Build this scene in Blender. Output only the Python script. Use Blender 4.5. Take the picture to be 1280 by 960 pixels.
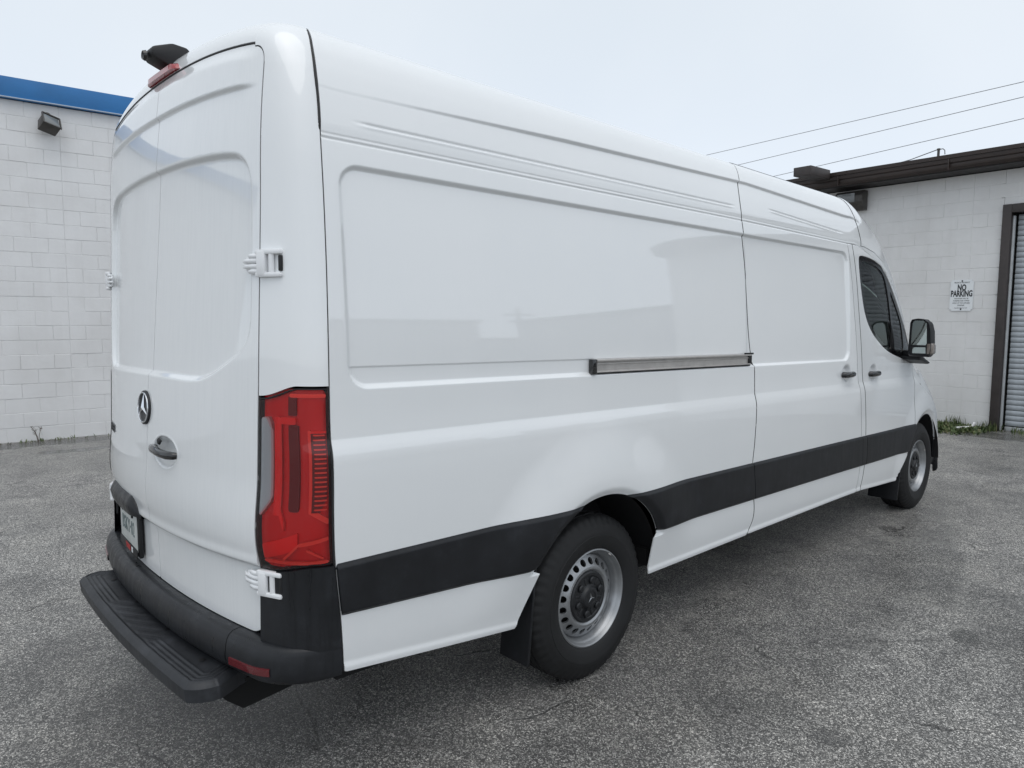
import bpy, bmesh, math, random
import numpy as np
from mathutils import Vector, Matrix
random.seed(7); rng=np.random.default_rng(7)
for o in list(bpy.data.objects): bpy.data.objects.remove(o,do_unlink=True)
scene=bpy.context.scene; COL=scene.collection
R=math.radians
# ---------------------------------------------------------------- camera
CAM_C=Vector((-0.8607,-2.9834,1.6322))
cF=Vector((0.6865156,0.7212646,-0.0920529)); cR=Vector((0.7246089,-0.6891468,0.0043246)); cU=Vector((0.0603188,0.0696712,0.9957447))
cam=bpy.data.cameras.new('camera'); camo=bpy.data.objects.new('camera',cam); COL.objects.link(camo)
camo.matrix_world=Matrix(((cR.x,cU.x,-cF.x,CAM_C.x),(cR.y,cU.y,-cF.y,CAM_C.y),(cR.z,cU.z,-cF.z,CAM_C.z),(0,0,0,1)))
cam.sensor_fit='HORIZONTAL'; cam.sensor_width=36; cam.lens=36*902.577/1280; cam.clip_end=2000; cam.clip_start=.05
scene.camera=camo
# ---------------------------------------------------------------- overcast sky, weak wide sun, exposure
SUN_EL,SUN_AZ=R(68),R(240)          # azimuth of the sun measured from +x towards +y
w=bpy.data.worlds.new('World'); scene.world=w; w.use_nodes=True
nt=w.node_tree; nt.nodes.clear()
wo=nt.nodes.new('ShaderNodeOutputWorld'); b1=nt.nodes.new('ShaderNodeBackground'); b2=nt.nodes.new('ShaderNodeBackground'); ad=nt.nodes.new('ShaderNodeAddShader')
sk=nt.nodes.new('ShaderNodeTexSky'); sk.sky_type='NISHITA'; sk.sun_disc=False; sk.sun_elevation=SUN_EL; sk.sun_rotation=R(90)-SUN_AZ
sk.air_density=.35; sk.dust_density=1.5; sk.ozone_density=1.0
nt.links.new(sk.outputs[0],b1.inputs[0]); b1.inputs[1].default_value=.05
tcw=nt.nodes.new('ShaderNodeTexCoord'); cnz=nt.nodes.new('ShaderNodeTexNoise'); cnz.inputs['Scale'].default_value=2.2; cnz.inputs['Detail'].default_value=4
crw=nt.nodes.new('ShaderNodeValToRGB'); crw.color_ramp.elements[0].color=(.665,.716,.748,1); crw.color_ramp.elements[1].color=(.712,.755,.778,1); crw.color_ramp.elements[0].position=.35; crw.color_ramp.elements[1].position=.65
nt.links.new(tcw.outputs['Generated'],cnz.inputs['Vector']); nt.links.new(cnz.outputs['Fac'],crw.inputs[0]); nt.links.new(crw.outputs[0],b2.inputs[0])
b2.inputs[0].default_value=(.66,.715,.76,1); b2.inputs[1].default_value=1.0   # even cloud cover
nt.links.new(b1.outputs[0],ad.inputs[0]); nt.links.new(b2.outputs[0],ad.inputs[1]); nt.links.new(ad.outputs[0],wo.inputs[0])
sun=bpy.data.lights.new('sun','SUN'); sun.energy=.75; sun.angle=R(60); sun.color=(1,.985,.96)
so=bpy.data.objects.new('sun',sun); COL.objects.link(so)
sd=Vector((math.cos(SUN_EL)*math.cos(SUN_AZ),math.cos(SUN_EL)*math.sin(SUN_AZ),math.sin(SUN_EL)))
so.rotation_euler=sd.to_track_quat('Z','Y').to_euler(); so.location=(0,0,30)
scene.view_settings.view_transform='Standard'; scene.view_settings.look='None'; scene.view_settings.exposure=0.10; scene.view_settings.gamma=1
scene.view_settings.use_curve_mapping=False
scene.render.engine='CYCLES'
# ---------------------------------------------------------------- material helpers
class N:
    def __init__(s,name):
        s.m=bpy.data.materials.new(name); s.m.use_nodes=True; s.t=s.m.node_tree; s.t.nodes.clear()
        s.o=s.n('OutputMaterial'); s.p=None
    def n(s,typ,**kw):
        x=s.t.nodes.new('ShaderNode'+typ)
        for k,v in kw.items(): setattr(x,k,v)
        return x
    def l(s,a,b): s.t.links.new(a,b)
    def bsdf(s,**kw):
        s.p=s.n('BsdfPrincipled'); s.l(s.p.outputs[0],s.o.inputs[0])
        for k,v in kw.items(): s.p.inputs[k.replace('_',' ')].default_value=v
        return s.p
    def co(s,scale=(1,1,1),kind='Object'):
        tc=s.n('TexCoord'); mp=s.n('Mapping'); mp.inputs['Scale'].default_value=scale
        s.l(tc.outputs[kind],mp.inputs[0]); return mp.outputs[0]
    def noise(s,vec,scale,detail=4,rough=.55,dist=0):
        x=s.n('TexNoise'); x.inputs['Scale'].default_value=scale; x.inputs['Detail'].default_value=detail; x.inputs['Roughness'].default_value=rough
        x.inputs['Distortion'].default_value=dist; s.l(vec,x.inputs['Vector']); return x.outputs['Fac']
    def ramp(s,fac,stops):
        x=s.n('ValToRGB'); e=x.color_ramp.elements
        while len(e)<len(stops): e.new(.5)
        for k,(p,c) in zip(e,stops):
            k.position=p; k.color=c if len(c)==4 else (*c,1)
        s.l(fac,x.inputs[0]); return x.outputs[0]
    def mix(s,fac,a,b,mode='MIX'):
        x=s.n('Mix',data_type='RGBA',blend_type=mode)
        for i,v in ((0,fac),(6,a),(7,b)):
            if hasattr(v,'is_linked'): s.l(v,x.inputs[i])
            elif i==0: x.inputs[0].default_value=v
            else: x.inputs[i].default_value=v if len(v)==4 else (*v,1)
        return x.outputs[2]
    def math(s,op,a,b=0,c=None):
        x=s.n('Math',operation=op)
        for i,v in enumerate((a,b) if c is None else (a,b,c)):
            if hasattr(v,'is_linked'): s.l(v,x.inputs[i])
            else: x.inputs[i].default_value=v
        return x.outputs[0]
    def bump(s,h,strength=.3,dist=.01,prev=None):
        x=s.n('Bump'); x.inputs['Strength'].default_value=strength; x.inputs['Distance'].default_value=dist; s.l(h,x.inputs['Height'])
        if prev is not None: s.l(prev,x.inputs['Normal'])
        return x.outputs[0]
def g3(v): return (v,v,v,1)
M={}
def simple(name,col,rough=.5,metal=0,coat=0,nscale=0,namp=.15,bump=0,bscale=200,spec=.5):
    k=N(name); p=k.bsdf(Roughness=rough,Metallic=metal); p.inputs['Base Color'].default_value=(*col,1); p.inputs['Coat Weight'].default_value=coat
    p.inputs['Coat Roughness'].default_value=.06; p.inputs['Specular IOR Level'].default_value=spec
    if nscale:
        v=k.co(); f=k.noise(v,nscale,5)
        c=k.ramp(f,((.25,tuple(x*(1-namp) for x in col)),(.75,tuple(min(1,x*(1+namp)) for x in col)))); k.l(c,p.inputs['Base Color'])
        r=k.n('MapRange'); r.inputs[3].default_value=max(0,rough-.1); r.inputs[4].default_value=min(1,rough+.12); k.l(f,r.inputs[0]); k.l(r.outputs[0],p.inputs['Roughness'])
    if bump:
        v=k.co(); k.l(k.bump(k.noise(v,bscale,3),bump,.002),p.inputs['Normal'])
    M[name]=k.m; return k.m
# white van paint: clear coat, faint orange peel, dried rain film and beads of water
def paint(name,streak):
    k=N(name); p=k.bsdf(Roughness=.38); p.inputs['Coat Weight'].default_value=1; p.inputs['Coat Roughness'].default_value=.02; p.inputs['Coat IOR'].default_value=1.72
    v=k.co(); vs=k.co((80,80,1.6))
    big=k.noise(v,1.3,4); st=k.noise(vs,1.0,5,.6)
    c=k.ramp(big,((.3,(.80,.82,.828)),(.7,(.83,.845,.85))))
    sm=k.ramp(st,((.42,(0,0,0)),(.75,(1,1,1))))
    c=k.mix(k.math('MULTIPLY',sm,streak),c,(.60,.63,.65))
    k.l(c,p.inputs['Base Color'])
    dr=k.n('TexVoronoi'); dr.inputs['Scale'].default_value=130; dr.inputs['Randomness'].default_value=1; k.l(v,dr.inputs['Vector'])
    bead=k.ramp(dr.outputs['Distance'],((.0,(1,1,1)),(.22,(0,0,0))))
    patch=k.ramp(k.noise(v,5,3),((.52,(0,0,0)),(.68,(1,1,1))))
    h=k.math('MULTIPLY',bead,patch)
    peel=k.noise(v,260,2)
    n1=k.bump(h,.35,.0016); n2=k.bump(peel,.012,.001,n1)
    k.l(n2,p.inputs['Coat Normal'])
    cr=k.n('MapRange'); cr.inputs[3].default_value=.018; cr.inputs[4].default_value=.018+.25*streak; k.l(sm,cr.inputs[0]); k.l(cr.outputs[0],p.inputs['Coat Roughness'])
    M[name]=k.m
paint('paint',.02); paint('paint_rear',.16)
# black textured plastic with rain streaks
def plastic(name,col,rough,streak):
    k=N(name); p=k.bsdf(Roughness=rough); p.inputs['Specular IOR Level'].default_value=.32; v=k.co(); vs=k.co((40,40,2.2))
    st=k.ramp(k.noise(vs,1,4,.6),((.45,(0,0,0)),(.7,(1,1,1))))
    big=k.ramp(k.noise(v,9,6,.65),((.3,tuple(x*.7 for x in col)),(.55,tuple(x*1.05 for x in col)),(.78,tuple(x*1.9 for x in col))))
    c=k.mix(k.math('MULTIPLY',st,streak),big,tuple(x*.35 for x in col)); k.l(c,p.inputs['Base Color'])
    rr=k.n('MapRange'); rr.inputs[3].default_value=rough; rr.inputs[4].default_value=max(.12,rough-.28*min(1,streak*1.6)); k.l(st,rr.inputs[0]); k.l(rr.outputs[0],p.inputs['Roughness'])
    k.l(k.bump(k.noise(v,420,2),.18,.001),p.inputs['Normal']); M[name]=k.m
plastic('moulding',(.0135,.0145,.017),.46,.10); plastic('bumper',(.016,.0172,.020),.42,.45); plastic('step',(.028,.030,.034),.48,.2)
simple('black',(.008,.008,.009),.55); simple('gloss_black',(.006,.006,.007),.12,coat=.5); simple('under',(.006,.006,.006),.9)
simple('rubber',(.0075,.0078,.0085),.66,nscale=14,namp=.35,bump=.2,bscale=260); simple('rim',(.34,.35,.36),.36,metal=.75,nscale=12,namp=.18,bump=.06,bscale=90)
simple('cap',(.012,.013,.015),.42,nscale=30,namp=.3); simple('chrome',(.75,.76,.78),.10,metal=1); simple('alloy',(.52,.50,.48),.36,metal=.45,nscale=20,namp=.12)
simple('hinge_white',(.80,.81,.82),.28,coat=.6); simple('letter',(.012,.013,.016),.5); simple('plate',(.50,.52,.50),.45,nscale=20,namp=.1)
simple('plate_text',(.15,.19,.19),.5); simple('red_paint',(.42,.03,.03),.45); simple('white_print',(.72,.73,.74),.5)
simple('brake_red',(.34,.018,.022),.18,coat=.7); simple('seat',(.025,.026,.03),.85); simple('amber',(.20,.17,.15),.2,coat=.6)
simple('lamp_inner',(.70,.006,.010),.18); simple('lamp_bright',(1.0,.13,.09),.15); simple('lamp_mid',(.95,.022,.022),.2); simple('ring_bright',(.7,.72,.73),.2); simple('lamp_dark',(.14,.004,.007),.3); simple('reverse_inner',(.55,.56,.57),.3)
simple('reflector',(.11,.006,.010),.16,coat=.7); simple('mirror',(.42,.47,.46),.02,metal=1)
def lens(name,col,f=1.0):
    k=N(name); tr=k.n('BsdfTransparent'); tr.inputs[0].default_value=(*col,1); gl=k.n('BsdfGlossy'); gl.inputs['Roughness'].default_value=.02; gl.inputs[0].default_value=(1,1,1,1)
    fr=k.n('Fresnel'); fr.inputs[0].default_value=1.5; mx=k.n('MixShader'); k.l(fr.outputs[0],mx.inputs[0]); k.l(tr.outputs[0],mx.inputs[1]); k.l(gl.outputs[0],mx.inputs[2]); k.l(mx.outputs[0],k.o.inputs[0]); M[name]=k.m
lens('red_lens',(1.0,.62,.62)); lens('clear_lens',(.92,.93,.94)); lens('glass',(.84,.95,.89)); lens('dark_glass',(.22,.26,.25))
# damp exposed-aggregate asphalt
def asphalt():
    k=N('asphalt'); p=k.bsdf(); v=k.co()
    wn=k.n('TexNoise'); wn.inputs['Scale'].default_value=60; wn.inputs['Detail'].default_value=2; k.l(v,wn.inputs['Vector'])
    vw=k.n('VectorMath',operation='MULTIPLY_ADD'); k.l(wn.outputs['Color'],vw.inputs[0]); vw.inputs[1].default_value=(.010,.010,.010); k.l(v,vw.inputs[2])
    def vor(scale,feat='F1'):
        x=k.n('TexVoronoi',feature=feat); x.inputs['Scale'].default_value=scale; k.l(vw.outputs[0],x.inputs['Vector']); return x
    a=vor(122); e=vor(122,'DISTANCE_TO_EDGE'); a2=vor(245); fine=k.noise(v,640,2,.7)
    sep=k.n('SeparateColor'); k.l(a.outputs['Color'],sep.inputs[0]); sep2=k.n('SeparateColor'); k.l(a2.outputs['Color'],sep2.inputs[0])
    stone=k.ramp(sep.outputs[0],((.0,(.03,.0305,.031)),(.40,(.085,.086,.087)),(.62,(.21,.21,.205)),(.84,(.48,.475,.465)),(1,(.78,.77,.75))))
    small=k.ramp(sep2.outputs[1],((.0,(.015,.0155,.016)),(.5,(.07,.071,.073)),(.75,(.38,.38,.37)),(1,(.90,.90,.88))))
    pick=k.ramp(sep.outputs[2],((.40,(0,0,0)),(.46,(1,1,1))))
    c=k.mix(pick,stone,small)
    gap=k.ramp(e.outputs['Distance'],((.0,(.22,.22,.23)),(.12,(1,1,1))))
    c=k.mix(1,c,gap,'MULTIPLY')
    c=k.mix(.22,c,k.ramp(fine,((.32,(.02,.02,.021)),(.72,(.50,.50,.49)))),'MIX')
    # broad wear: dry paler and darker damp areas, tyre-worn strips
    big=k.noise(v,.55,5,.6,.4); mid=k.noise(v,2.6,4,.6,.6)
    tone=k.ramp(big,((.28,(.90,.885,.845)),(.44,(1.26,1.225,1.17)),(.58,(1.40,1.365,1.31)),(.72,(1.78,1.735,1.66))))
    tone2=k.ramp(mid,((.28,(.62,.62,.63)),(.5,(.95,.95,.95)),(.75,(1.18,1.17,1.15))))
    c=k.mix(1,c,tone,'MULTIPLY'); c=k.mix(1,c,tone2,'MULTIPLY')
    # individual stains, damp marks and darker strips along the wall feet (centre x, y, radius x, radius y, angle, darkness)
    pos=k.n('SeparateXYZ'); k.l(v,pos.inputs[0]); wob=k.math('MULTIPLY',k.math('SUBTRACT',k.noise(v,3.2,5,.65),.5),1.5)
    wet=None
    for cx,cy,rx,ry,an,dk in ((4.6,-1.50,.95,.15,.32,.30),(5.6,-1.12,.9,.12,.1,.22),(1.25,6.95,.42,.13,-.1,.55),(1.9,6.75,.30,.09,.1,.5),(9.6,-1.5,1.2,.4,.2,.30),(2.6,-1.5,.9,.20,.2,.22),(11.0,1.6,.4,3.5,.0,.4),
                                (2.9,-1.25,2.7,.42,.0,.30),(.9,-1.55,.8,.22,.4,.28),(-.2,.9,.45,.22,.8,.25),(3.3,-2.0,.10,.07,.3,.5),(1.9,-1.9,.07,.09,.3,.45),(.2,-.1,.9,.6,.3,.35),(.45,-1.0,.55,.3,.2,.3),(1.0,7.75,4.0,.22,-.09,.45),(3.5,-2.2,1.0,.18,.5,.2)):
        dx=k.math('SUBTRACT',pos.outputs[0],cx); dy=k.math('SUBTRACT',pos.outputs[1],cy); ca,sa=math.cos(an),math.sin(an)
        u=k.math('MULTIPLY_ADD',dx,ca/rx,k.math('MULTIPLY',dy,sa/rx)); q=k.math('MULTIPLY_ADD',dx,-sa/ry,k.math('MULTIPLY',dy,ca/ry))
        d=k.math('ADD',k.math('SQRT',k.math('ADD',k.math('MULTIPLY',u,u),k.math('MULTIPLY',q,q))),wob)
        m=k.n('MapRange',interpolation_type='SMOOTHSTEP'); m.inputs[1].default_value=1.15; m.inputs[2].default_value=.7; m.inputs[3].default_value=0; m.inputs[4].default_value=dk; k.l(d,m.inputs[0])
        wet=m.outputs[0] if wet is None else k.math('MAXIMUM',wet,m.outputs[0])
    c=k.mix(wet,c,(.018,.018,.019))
    # cracks
    cn=k.n('TexNoise'); cn.inputs['Scale'].default_value=2.2; cn.inputs['Detail'].default_value=6; k.l(v,cn.inputs['Vector'])
    cv=k.n('VectorMath',operation='MULTIPLY_ADD'); k.l(cn.outputs['Color'],cv.inputs[0]); cv.inputs[1].default_value=(.55,.55,0); k.l(v,cv.inputs[2])
    ck=k.n('TexVoronoi',feature='DISTANCE_TO_EDGE'); ck.inputs['Scale'].default_value=.9; k.l(cv.outputs[0],ck.inputs['Vector'])
    crack=k.ramp(ck.outputs['Distance'],((.0,(1,1,1)),(.003,(.7,.7,.7)),(.007,(0,0,0))))
    crack=k.math('MULTIPLY',crack,k.ramp(k.noise(v,1.1,3),((.50,(0,0,0)),(.60,(1,1,1)))))
    c=k.mix(k.math('MULTIPLY',crack,.75),c,(.012,.012,.012))
    k.l(c,p.inputs['Base Color'])
    rg=k.ramp(big,((.3,g3(.30)),(.6,g3(.40)),(.75,g3(.52)))); rw=k.math('SUBTRACT',rg,k.math('MULTIPLY',wet,.6)); k.l(rw,p.inputs['Roughness'])
    hh=k.ramp(a.outputs['Distance'],((0,(1,1,1)),(.6,(.15,.15,.15)),(1,(0,0,0))))
    h=k.math('ADD',k.math('MULTIPLY',hh,.7),k.math('MULTIPLY',fine,.5)); h=k.math('SUBTRACT',h,k.math('MULTIPLY',crack,2))
    n1=k.bump(mid,.25,.03); k.l(k.bump(h,.85,.006,n1),p.inputs['Normal']); M['asphalt']=k.m
asphalt()
# painted concrete block: object-random tint, roller texture, grime
def block(name,col):
    k=N(name); p=k.bsdf(Roughness=.62); v=k.co(kind='Object'); oi=k.n('ObjectInfo'); tc=k.n('NewGeometry')
    rv=k.ramp(oi.outputs['Random'],((0,tuple(x*.99 for x in col)),(1,tuple(min(1,x*1.01) for x in col))))
    pm=k.n('Mapping'); k.l(tc.outputs['Position'],pm.inputs[0])
    gr=k.ramp(k.noise(pm.outputs[0],1.7,6,.6),((.32,(.91,.905,.90)),(.62,(1,1,1))))
    c=k.mix(1,rv,gr,'MULTIPLY')
    ps=k.n('Mapping'); ps.inputs['Scale'].default_value=(9,9,.7); k.l(tc.outputs['Position'],ps.inputs[0])
    stt=k.ramp(k.noise(ps.outputs[0],1,5),((.5,(0,0,0)),(.8,(1,1,1)))); c=k.mix(k.math('MULTIPLY',stt,.10),c,(.42,.40,.38))
    k.l(c,p.inputs['Base Color'])
    n1=k.bump(k.noise(pm.outputs[0],26,5,.6),.30,.006); k.l(k.bump(k.noise(pm.outputs[0],150,3),.30,.002,n1),p.inputs['Normal']); M[name]=k.m
block('block_left',(.775,.775,.775)); block('block_right',(.76,.755,.745)); block('block_grey',(.22,.22,.22))
simple('fascia_blue',(.018,.155,.40),.42,nscale=3,namp=.12); simple('fascia_trim',(.45,.52,.60),.45); simple('brown_metal',(.034,.023,.019),.48,nscale=5,namp=.25)
simple('brown_dark',(.016,.013,.012),.6); simple('brown_frame',(.046,.038,.036),.55,nscale=8,namp=.3); simple('grey_trim',(.50,.52,.53),.5,nscale=10,namp=.15)
simple('roof_felt',(.06,.06,.062),.9,nscale=6,namp=.3); simple('wire',(.20,.205,.21),.6); simple('lamp_box',(.060,.055,.050),.5,nscale=20,namp=.35); simple('lamp_glass',(.16,.17,.17),.12,coat=.7)
simple('door_slat',(.42,.45,.475),.42,metal=.25,nscale=7,namp=.22); simple('sign_white',(.80,.82,.83),.35); simple('pipe_white',(.85,.85,.84),.35); simple('dry_stem',(.12,.10,.08),.8)
simple('dirt',(.045,.042,.038),.95,nscale=20,namp=.4,bump=.6,bscale=60)
k=N('leaf'); p=k.bsdf(Roughness=.6); oi=k.n('NewGeometry'); k.l(k.ramp(oi.outputs['Random Per Island'],((0,(.035,.055,.018)),(.5,(.075,.115,.035)),(.85,(.13,.16,.06)),(1,(.20,.18,.09)))),p.inputs['Base Color']); M['leaf']=k.m
# ---------------------------------------------------------------- object helpers
def link(o,parent=None):
    COL.objects.link(o)
    if parent is not None: o.parent=parent
    return o
def tag(o,label,cat=None,group=None,kind=None):
    if label: o['label']=label
    if cat: o['category']=cat
    if group: o['group']=group
    if kind: o['kind']=kind
    return o
def empty(name,loc=(0,0,0),rot=0):
    o=bpy.data.objects.new(name,None); o.location=loc; o.rotation_euler=(0,0,rot); o.empty_display_size=.2; return link(o)
def mesh_obj(name,verts,faces,mat,parent=None,smooth=True,normals=None,sharp=None):
    me=bpy.data.meshes.new(name); me.from_pydata([tuple(map(float,v)) for v in verts],[],faces) if not isinstance(verts,np.ndarray) else me.from_pydata(verts.tolist(),[],faces)
    if smooth: me.polygons.foreach_set('use_smooth',[True]*len(me.polygons))
    if normals is not None: me.normals_split_custom_set_from_vertices(np.asarray(normals).tolist())
    elif smooth and sharp: me.set_sharp_from_angle(angle=sharp)
    me.materials.append(M[mat]); me.update()
    return link(bpy.data.objects.new(name,me),parent)
class MB:
    """collects shapes into one mesh"""
    def __init__(s): s.v=[]; s.f=[]
    def add(s,v,f):
        n=len(s.v); s.v+= [tuple(map(float,q)) for q in v]; s.f+= [tuple(i+n for i in q) for q in f]; return s
    def box(s,c,d,bev=0,rot=None,seg=2):
        bm=bmesh.new(); bmesh.ops.create_cube(bm,size=1); bmesh.ops.scale(bm,vec=d,verts=bm.verts)
        if bev: bmesh.ops.bevel(bm,geom=bm.edges[:],offset=bev,segments=seg,profile=.5,affect='EDGES')
        m=Matrix.Translation(c)@(rot.to_4x4() if rot else Matrix.Identity(4)); bm.transform(m)
        bm.verts.ensure_lookup_table(); s.add([q.co for q in bm.verts],[[a.index for a in f.verts] for f in bm.faces]); bm.free(); return s
    def prism(s,poly,axis,a,b,bev=0):
        """poly: 2D points; extruded along axis from a to b (poly in the two other axes, cyclic order)"""
        bm=bmesh.new(); P=lambda u,v,w:{'x':(w,u,v),'y':(u,w,v),'z':(u,v,w)}[axis]
        lo=[bm.verts.new(P(u,v,a)) for u,v in poly]; hi=[bm.verts.new(P(u,v,b)) for u,v in poly]; n=len(poly)
        bm.faces.new(lo[::-1]); bm.faces.new(hi)
        for i in range(n): bm.faces.new((lo[i],lo[(i+1)%n],hi[(i+1)%n],hi[i]))
        bmesh.ops.recalc_face_normals(bm,faces=bm.faces)
        if bev: bmesh.ops.bevel(bm,geom=bm.edges[:],offset=bev,segments=2,profile=.5,affect='EDGES')
        bm.verts.index_update(); s.add([q.co for q in bm.verts],[[v.index for v in f.verts] for f in bm.faces]); bm.free(); return s
    def tube(s,pts,r,seg=10,cap=True):
        pts=[Vector(q) for q in pts]; rs=r if hasattr(r,'__len__') else [r]*len(pts); vs=[]; fs=[]; up=Vector((0,0,1))
        for i,q in enumerate(pts):
            t=(pts[min(i+1,len(pts)-1)]-pts[max(i-1,0)]).normalized(); a=t.cross(up)
            if a.length<.05: a=t.cross(Vector((1,0,0)))
            a.normalize(); b=t.cross(a)
            for j in range(seg):
                an=2*math.pi*j/seg; vs.append(q+(a*math.cos(an)+b*math.sin(an))*rs[i])
        for i in range(len(pts)-1):
            for j in range(seg):
                fs.append((i*seg+j,i*seg+(j+1)%seg,(i+1)*seg+(j+1)%seg,(i+1)*seg+j))
        if cap: fs.append(tuple(range(seg))); fs.append(tuple(range((len(pts)-1)*seg,len(pts)*seg))[::-1])
        return s.add(vs,fs)
    def lathe(s,prof,seg=64,axis='y',c=(0,0,0),closed=False):
        """prof: (along axis, radius)"""
        vs=[]; fs=[]; n=len(prof); C=Vector(c)
        for j in range(seg):
            an=2*math.pi*j/seg; ca,sa=math.cos(an),math.sin(an)
            for a,r in prof:
                vs.append(C+Vector({'y':(r*ca,a,r*sa),'x':(a,r*ca,r*sa),'z':(r*ca,r*sa,a)}[axis]))
        for j in range(seg):
            k2=(j+1)%seg
            for i in range(n-1 if not closed else n): fs.append((j*n+i,k2*n+i,k2*n+(i+1)%n,j*n+(i+1)%n))
        return s.add(vs,fs)
    def build(s,name,mat,parent=None,smooth=True,sharp=R(35),xf=None):
        v=s.v if xf is None else [tuple(xf(q)) for q in s.v]
        o=mesh_obj(name,v,s.f,mat,parent,smooth,None,sharp)
        bm=bmesh.new(); bm.from_mesh(o.data); bmesh.ops.recalc_face_normals(bm,faces=bm.faces); bm.to_mesh(o.data); bm.free()
        if smooth: o.data.set_sharp_from_angle(angle=sharp)
        return o
def text_mesh(body,size,extrude=.002,sx=1.0,spacing=1.0,bold=0.0):
    cu=bpy.data.curves.new('t','FONT'); cu.body=body; cu.size=size; cu.extrude=extrude; cu.align_x='CENTER'; cu.align_y='CENTER'; cu.space_character=spacing; cu.offset=bold; cu.resolution_u=3
    o=bpy.data.objects.new('t',cu); COL.objects.link(o); dg=bpy.context.evaluated_depsgraph_get(); me=bpy.data.meshes.new_from_object(o.evaluated_get(dg))
    bpy.data.objects.remove(o,do_unlink=True); me.transform(Matrix.Diagonal((sx,1,1,1))); return me
def text_obj(name,me,mat,mtx,parent):
    me.materials.clear(); me.materials.append(M[mat]); o=bpy.data.objects.new(name,me); link(o,parent); me.transform(mtx); me.update(); return o
def panel(name,P,G,mat,parent,out,flange=.006,fdir=None):
    """mesh the part of grid P (ni,nj,3) where G>0, cut exactly along G=0, with the cut edge folded inwards"""
    ni,nj=G.shape
    di=np.gradient(P,axis=0); dj=np.gradient(P,axis=1); Nn=np.cross(di,dj); Nn/=np.linalg.norm(Nn,axis=2,keepdims=True)+1e-12
    ok=G>0; o_=out(P) if callable(out) else np.asarray(out,float)
    flip=(Nn*o_).sum(2)[ok].mean()<0
    if flip: Nn=-Nn
    cells=ok[:-1,:-1].astype(int)+ok[1:,:-1]+ok[1:,1:]+ok[:-1,1:]
    used=np.zeros((ni,nj),bool); ci,cj=np.nonzero(cells>0)
    for a,b in ((0,0),(1,0),(1,1),(0,1)): used[ci+a,cj+b]=True
    used&=ok
    idx=-np.ones((ni,nj),int); ui,uj=np.nonzero(used); idx[ui,uj]=np.arange(len(ui))
    V=[P[ui,uj]]; NV=[Nn[ui,uj]]; nv=len(ui)
    fi,fj=np.nonzero(cells==4)
    F=np.stack([idx[fi,fj],idx[fi+1,fj],idx[fi+1,fj+1],idx[fi,fj+1]],1)
    if flip: F=F[:,::-1]
    F=F.tolist(); ed={}; ev=[]; en=[]; bedges=[]
    def cut(a,b):
        nonlocal nv
        key=(a,b) if a<b else (b,a)
        if key in ed: return ed[key]
        (i0,j0),(i1,j1)=key; g0,g1=G[i0,j0],G[i1,j1]; t=g0/(g0-g1); t=min(max(t,.001),.999)
        ev.append(P[i0,j0]*(1-t)+P[i1,j1]*t); n=Nn[i0,j0]*(1-t)+Nn[i1,j1]*t; en.append(n/(np.linalg.norm(n)+1e-9)); ed[key]=nv; nv+=1; return ed[key]
    mi,mj=np.nonzero((cells>0)&(cells<4))
    for i,j in zip(mi.tolist(),mj.tolist()):
        q=[(i,j),(i+1,j),(i+1,j+1),(i,j+1)]; poly=[]; iscut=[]
        for a in range(4):
            A,B=q[a],q[(a+1)%4]; oa,ob=ok[A],ok[B]
            if oa: poly.append(int(idx[A])); iscut.append(False)
            if oa!=ob: poly.append(cut(A,B)); iscut.append(True)
        if len(poly)<3: continue
        if flip: poly=poly[::-1]; iscut=iscut[::-1]
        F.append(poly); n=len(poly)
        for a in range(n):
            if iscut[a] and iscut[(a+1)%n]: bedges.append((poly[a],poly[(a+1)%n]))
    if ev: V.append(np.array(ev)); NV.append(np.array(en))
    V=np.vstack(V); NV=np.vstack(NV)
    if flange and bedges:
        # accumulate lateral normals per boundary vertex
        acc={}
        for a,b in bedges:
            e=V[b]-V[a]; l=np.cross(e,NV[a] if fdir is None else -np.asarray(fdir,float)); l/=np.linalg.norm(l)+1e-9
            for q in (a,b): acc[q]=acc.get(q,0)+l
        keys=list(acc); base=len(V); top={q:base+n for n,q in enumerate(keys)}; bot={q:base+len(keys)+n for n,q in enumerate(keys)}
        L=np.array([acc[q] for q in keys]); L/=np.linalg.norm(L,axis=1,keepdims=True)+1e-9
        kv=V[keys]; kn=NV[keys]
        V=np.vstack([V,kv,kv-kn*flange if fdir is None else kv+np.asarray(fdir)*flange]); NV=np.vstack([NV,L,L])
        for a,b in bedges: F.append([top[b],top[a],bot[a],bot[b]])
    return mesh_obj(name,V,F,mat,parent,True,NV)
def poly_sd(x,z,poly):
    """signed distance, positive inside"""
    d=np.full(x.shape,1e9); ins=np.zeros(x.shape,bool); n=len(poly)
    for i in range(n):
        ax,az=poly[i]; bx,bz=poly[(i+1)%n]; ex,ez=bx-ax,bz-az
        t=np.clip(((x-ax)*ex+(z-az)*ez)/(ex*ex+ez*ez+1e-12),0,1); d=np.minimum(d,np.hypot(x-ax-t*ex,z-az-t*ez))
        c=((az>z)!=(bz>z))&(x<(bx-ax)*(z-az)/(bz-az+1e-12)+ax); ins^=c
    return np.where(ins,d,-d)
def chaikin(poly,it=3,keep=.25):
    P=[np.array(q,float) for q in poly]
    for _ in range(it):
        Q=[]
        for i in range(len(P)):
            a,b=P[i],P[(i+1)%len(P)]; Q+= [a*(1-keep)+b*keep,a*keep+b*(1-keep)]
        P=Q
    return [tuple(q) for q in P]
def rrect_sd(x,z,x0,x1,z0,z1,r):
    qx=np.abs(x-(x0+x1)/2)-((x1-x0)/2-r); qz=np.abs(z-(z0+z1)/2)-((z1-z0)/2-r)
    return -(np.hypot(np.maximum(qx,0),np.maximum(qz,0))+np.minimum(np.maximum(qx,qz),0)-r)
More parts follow.
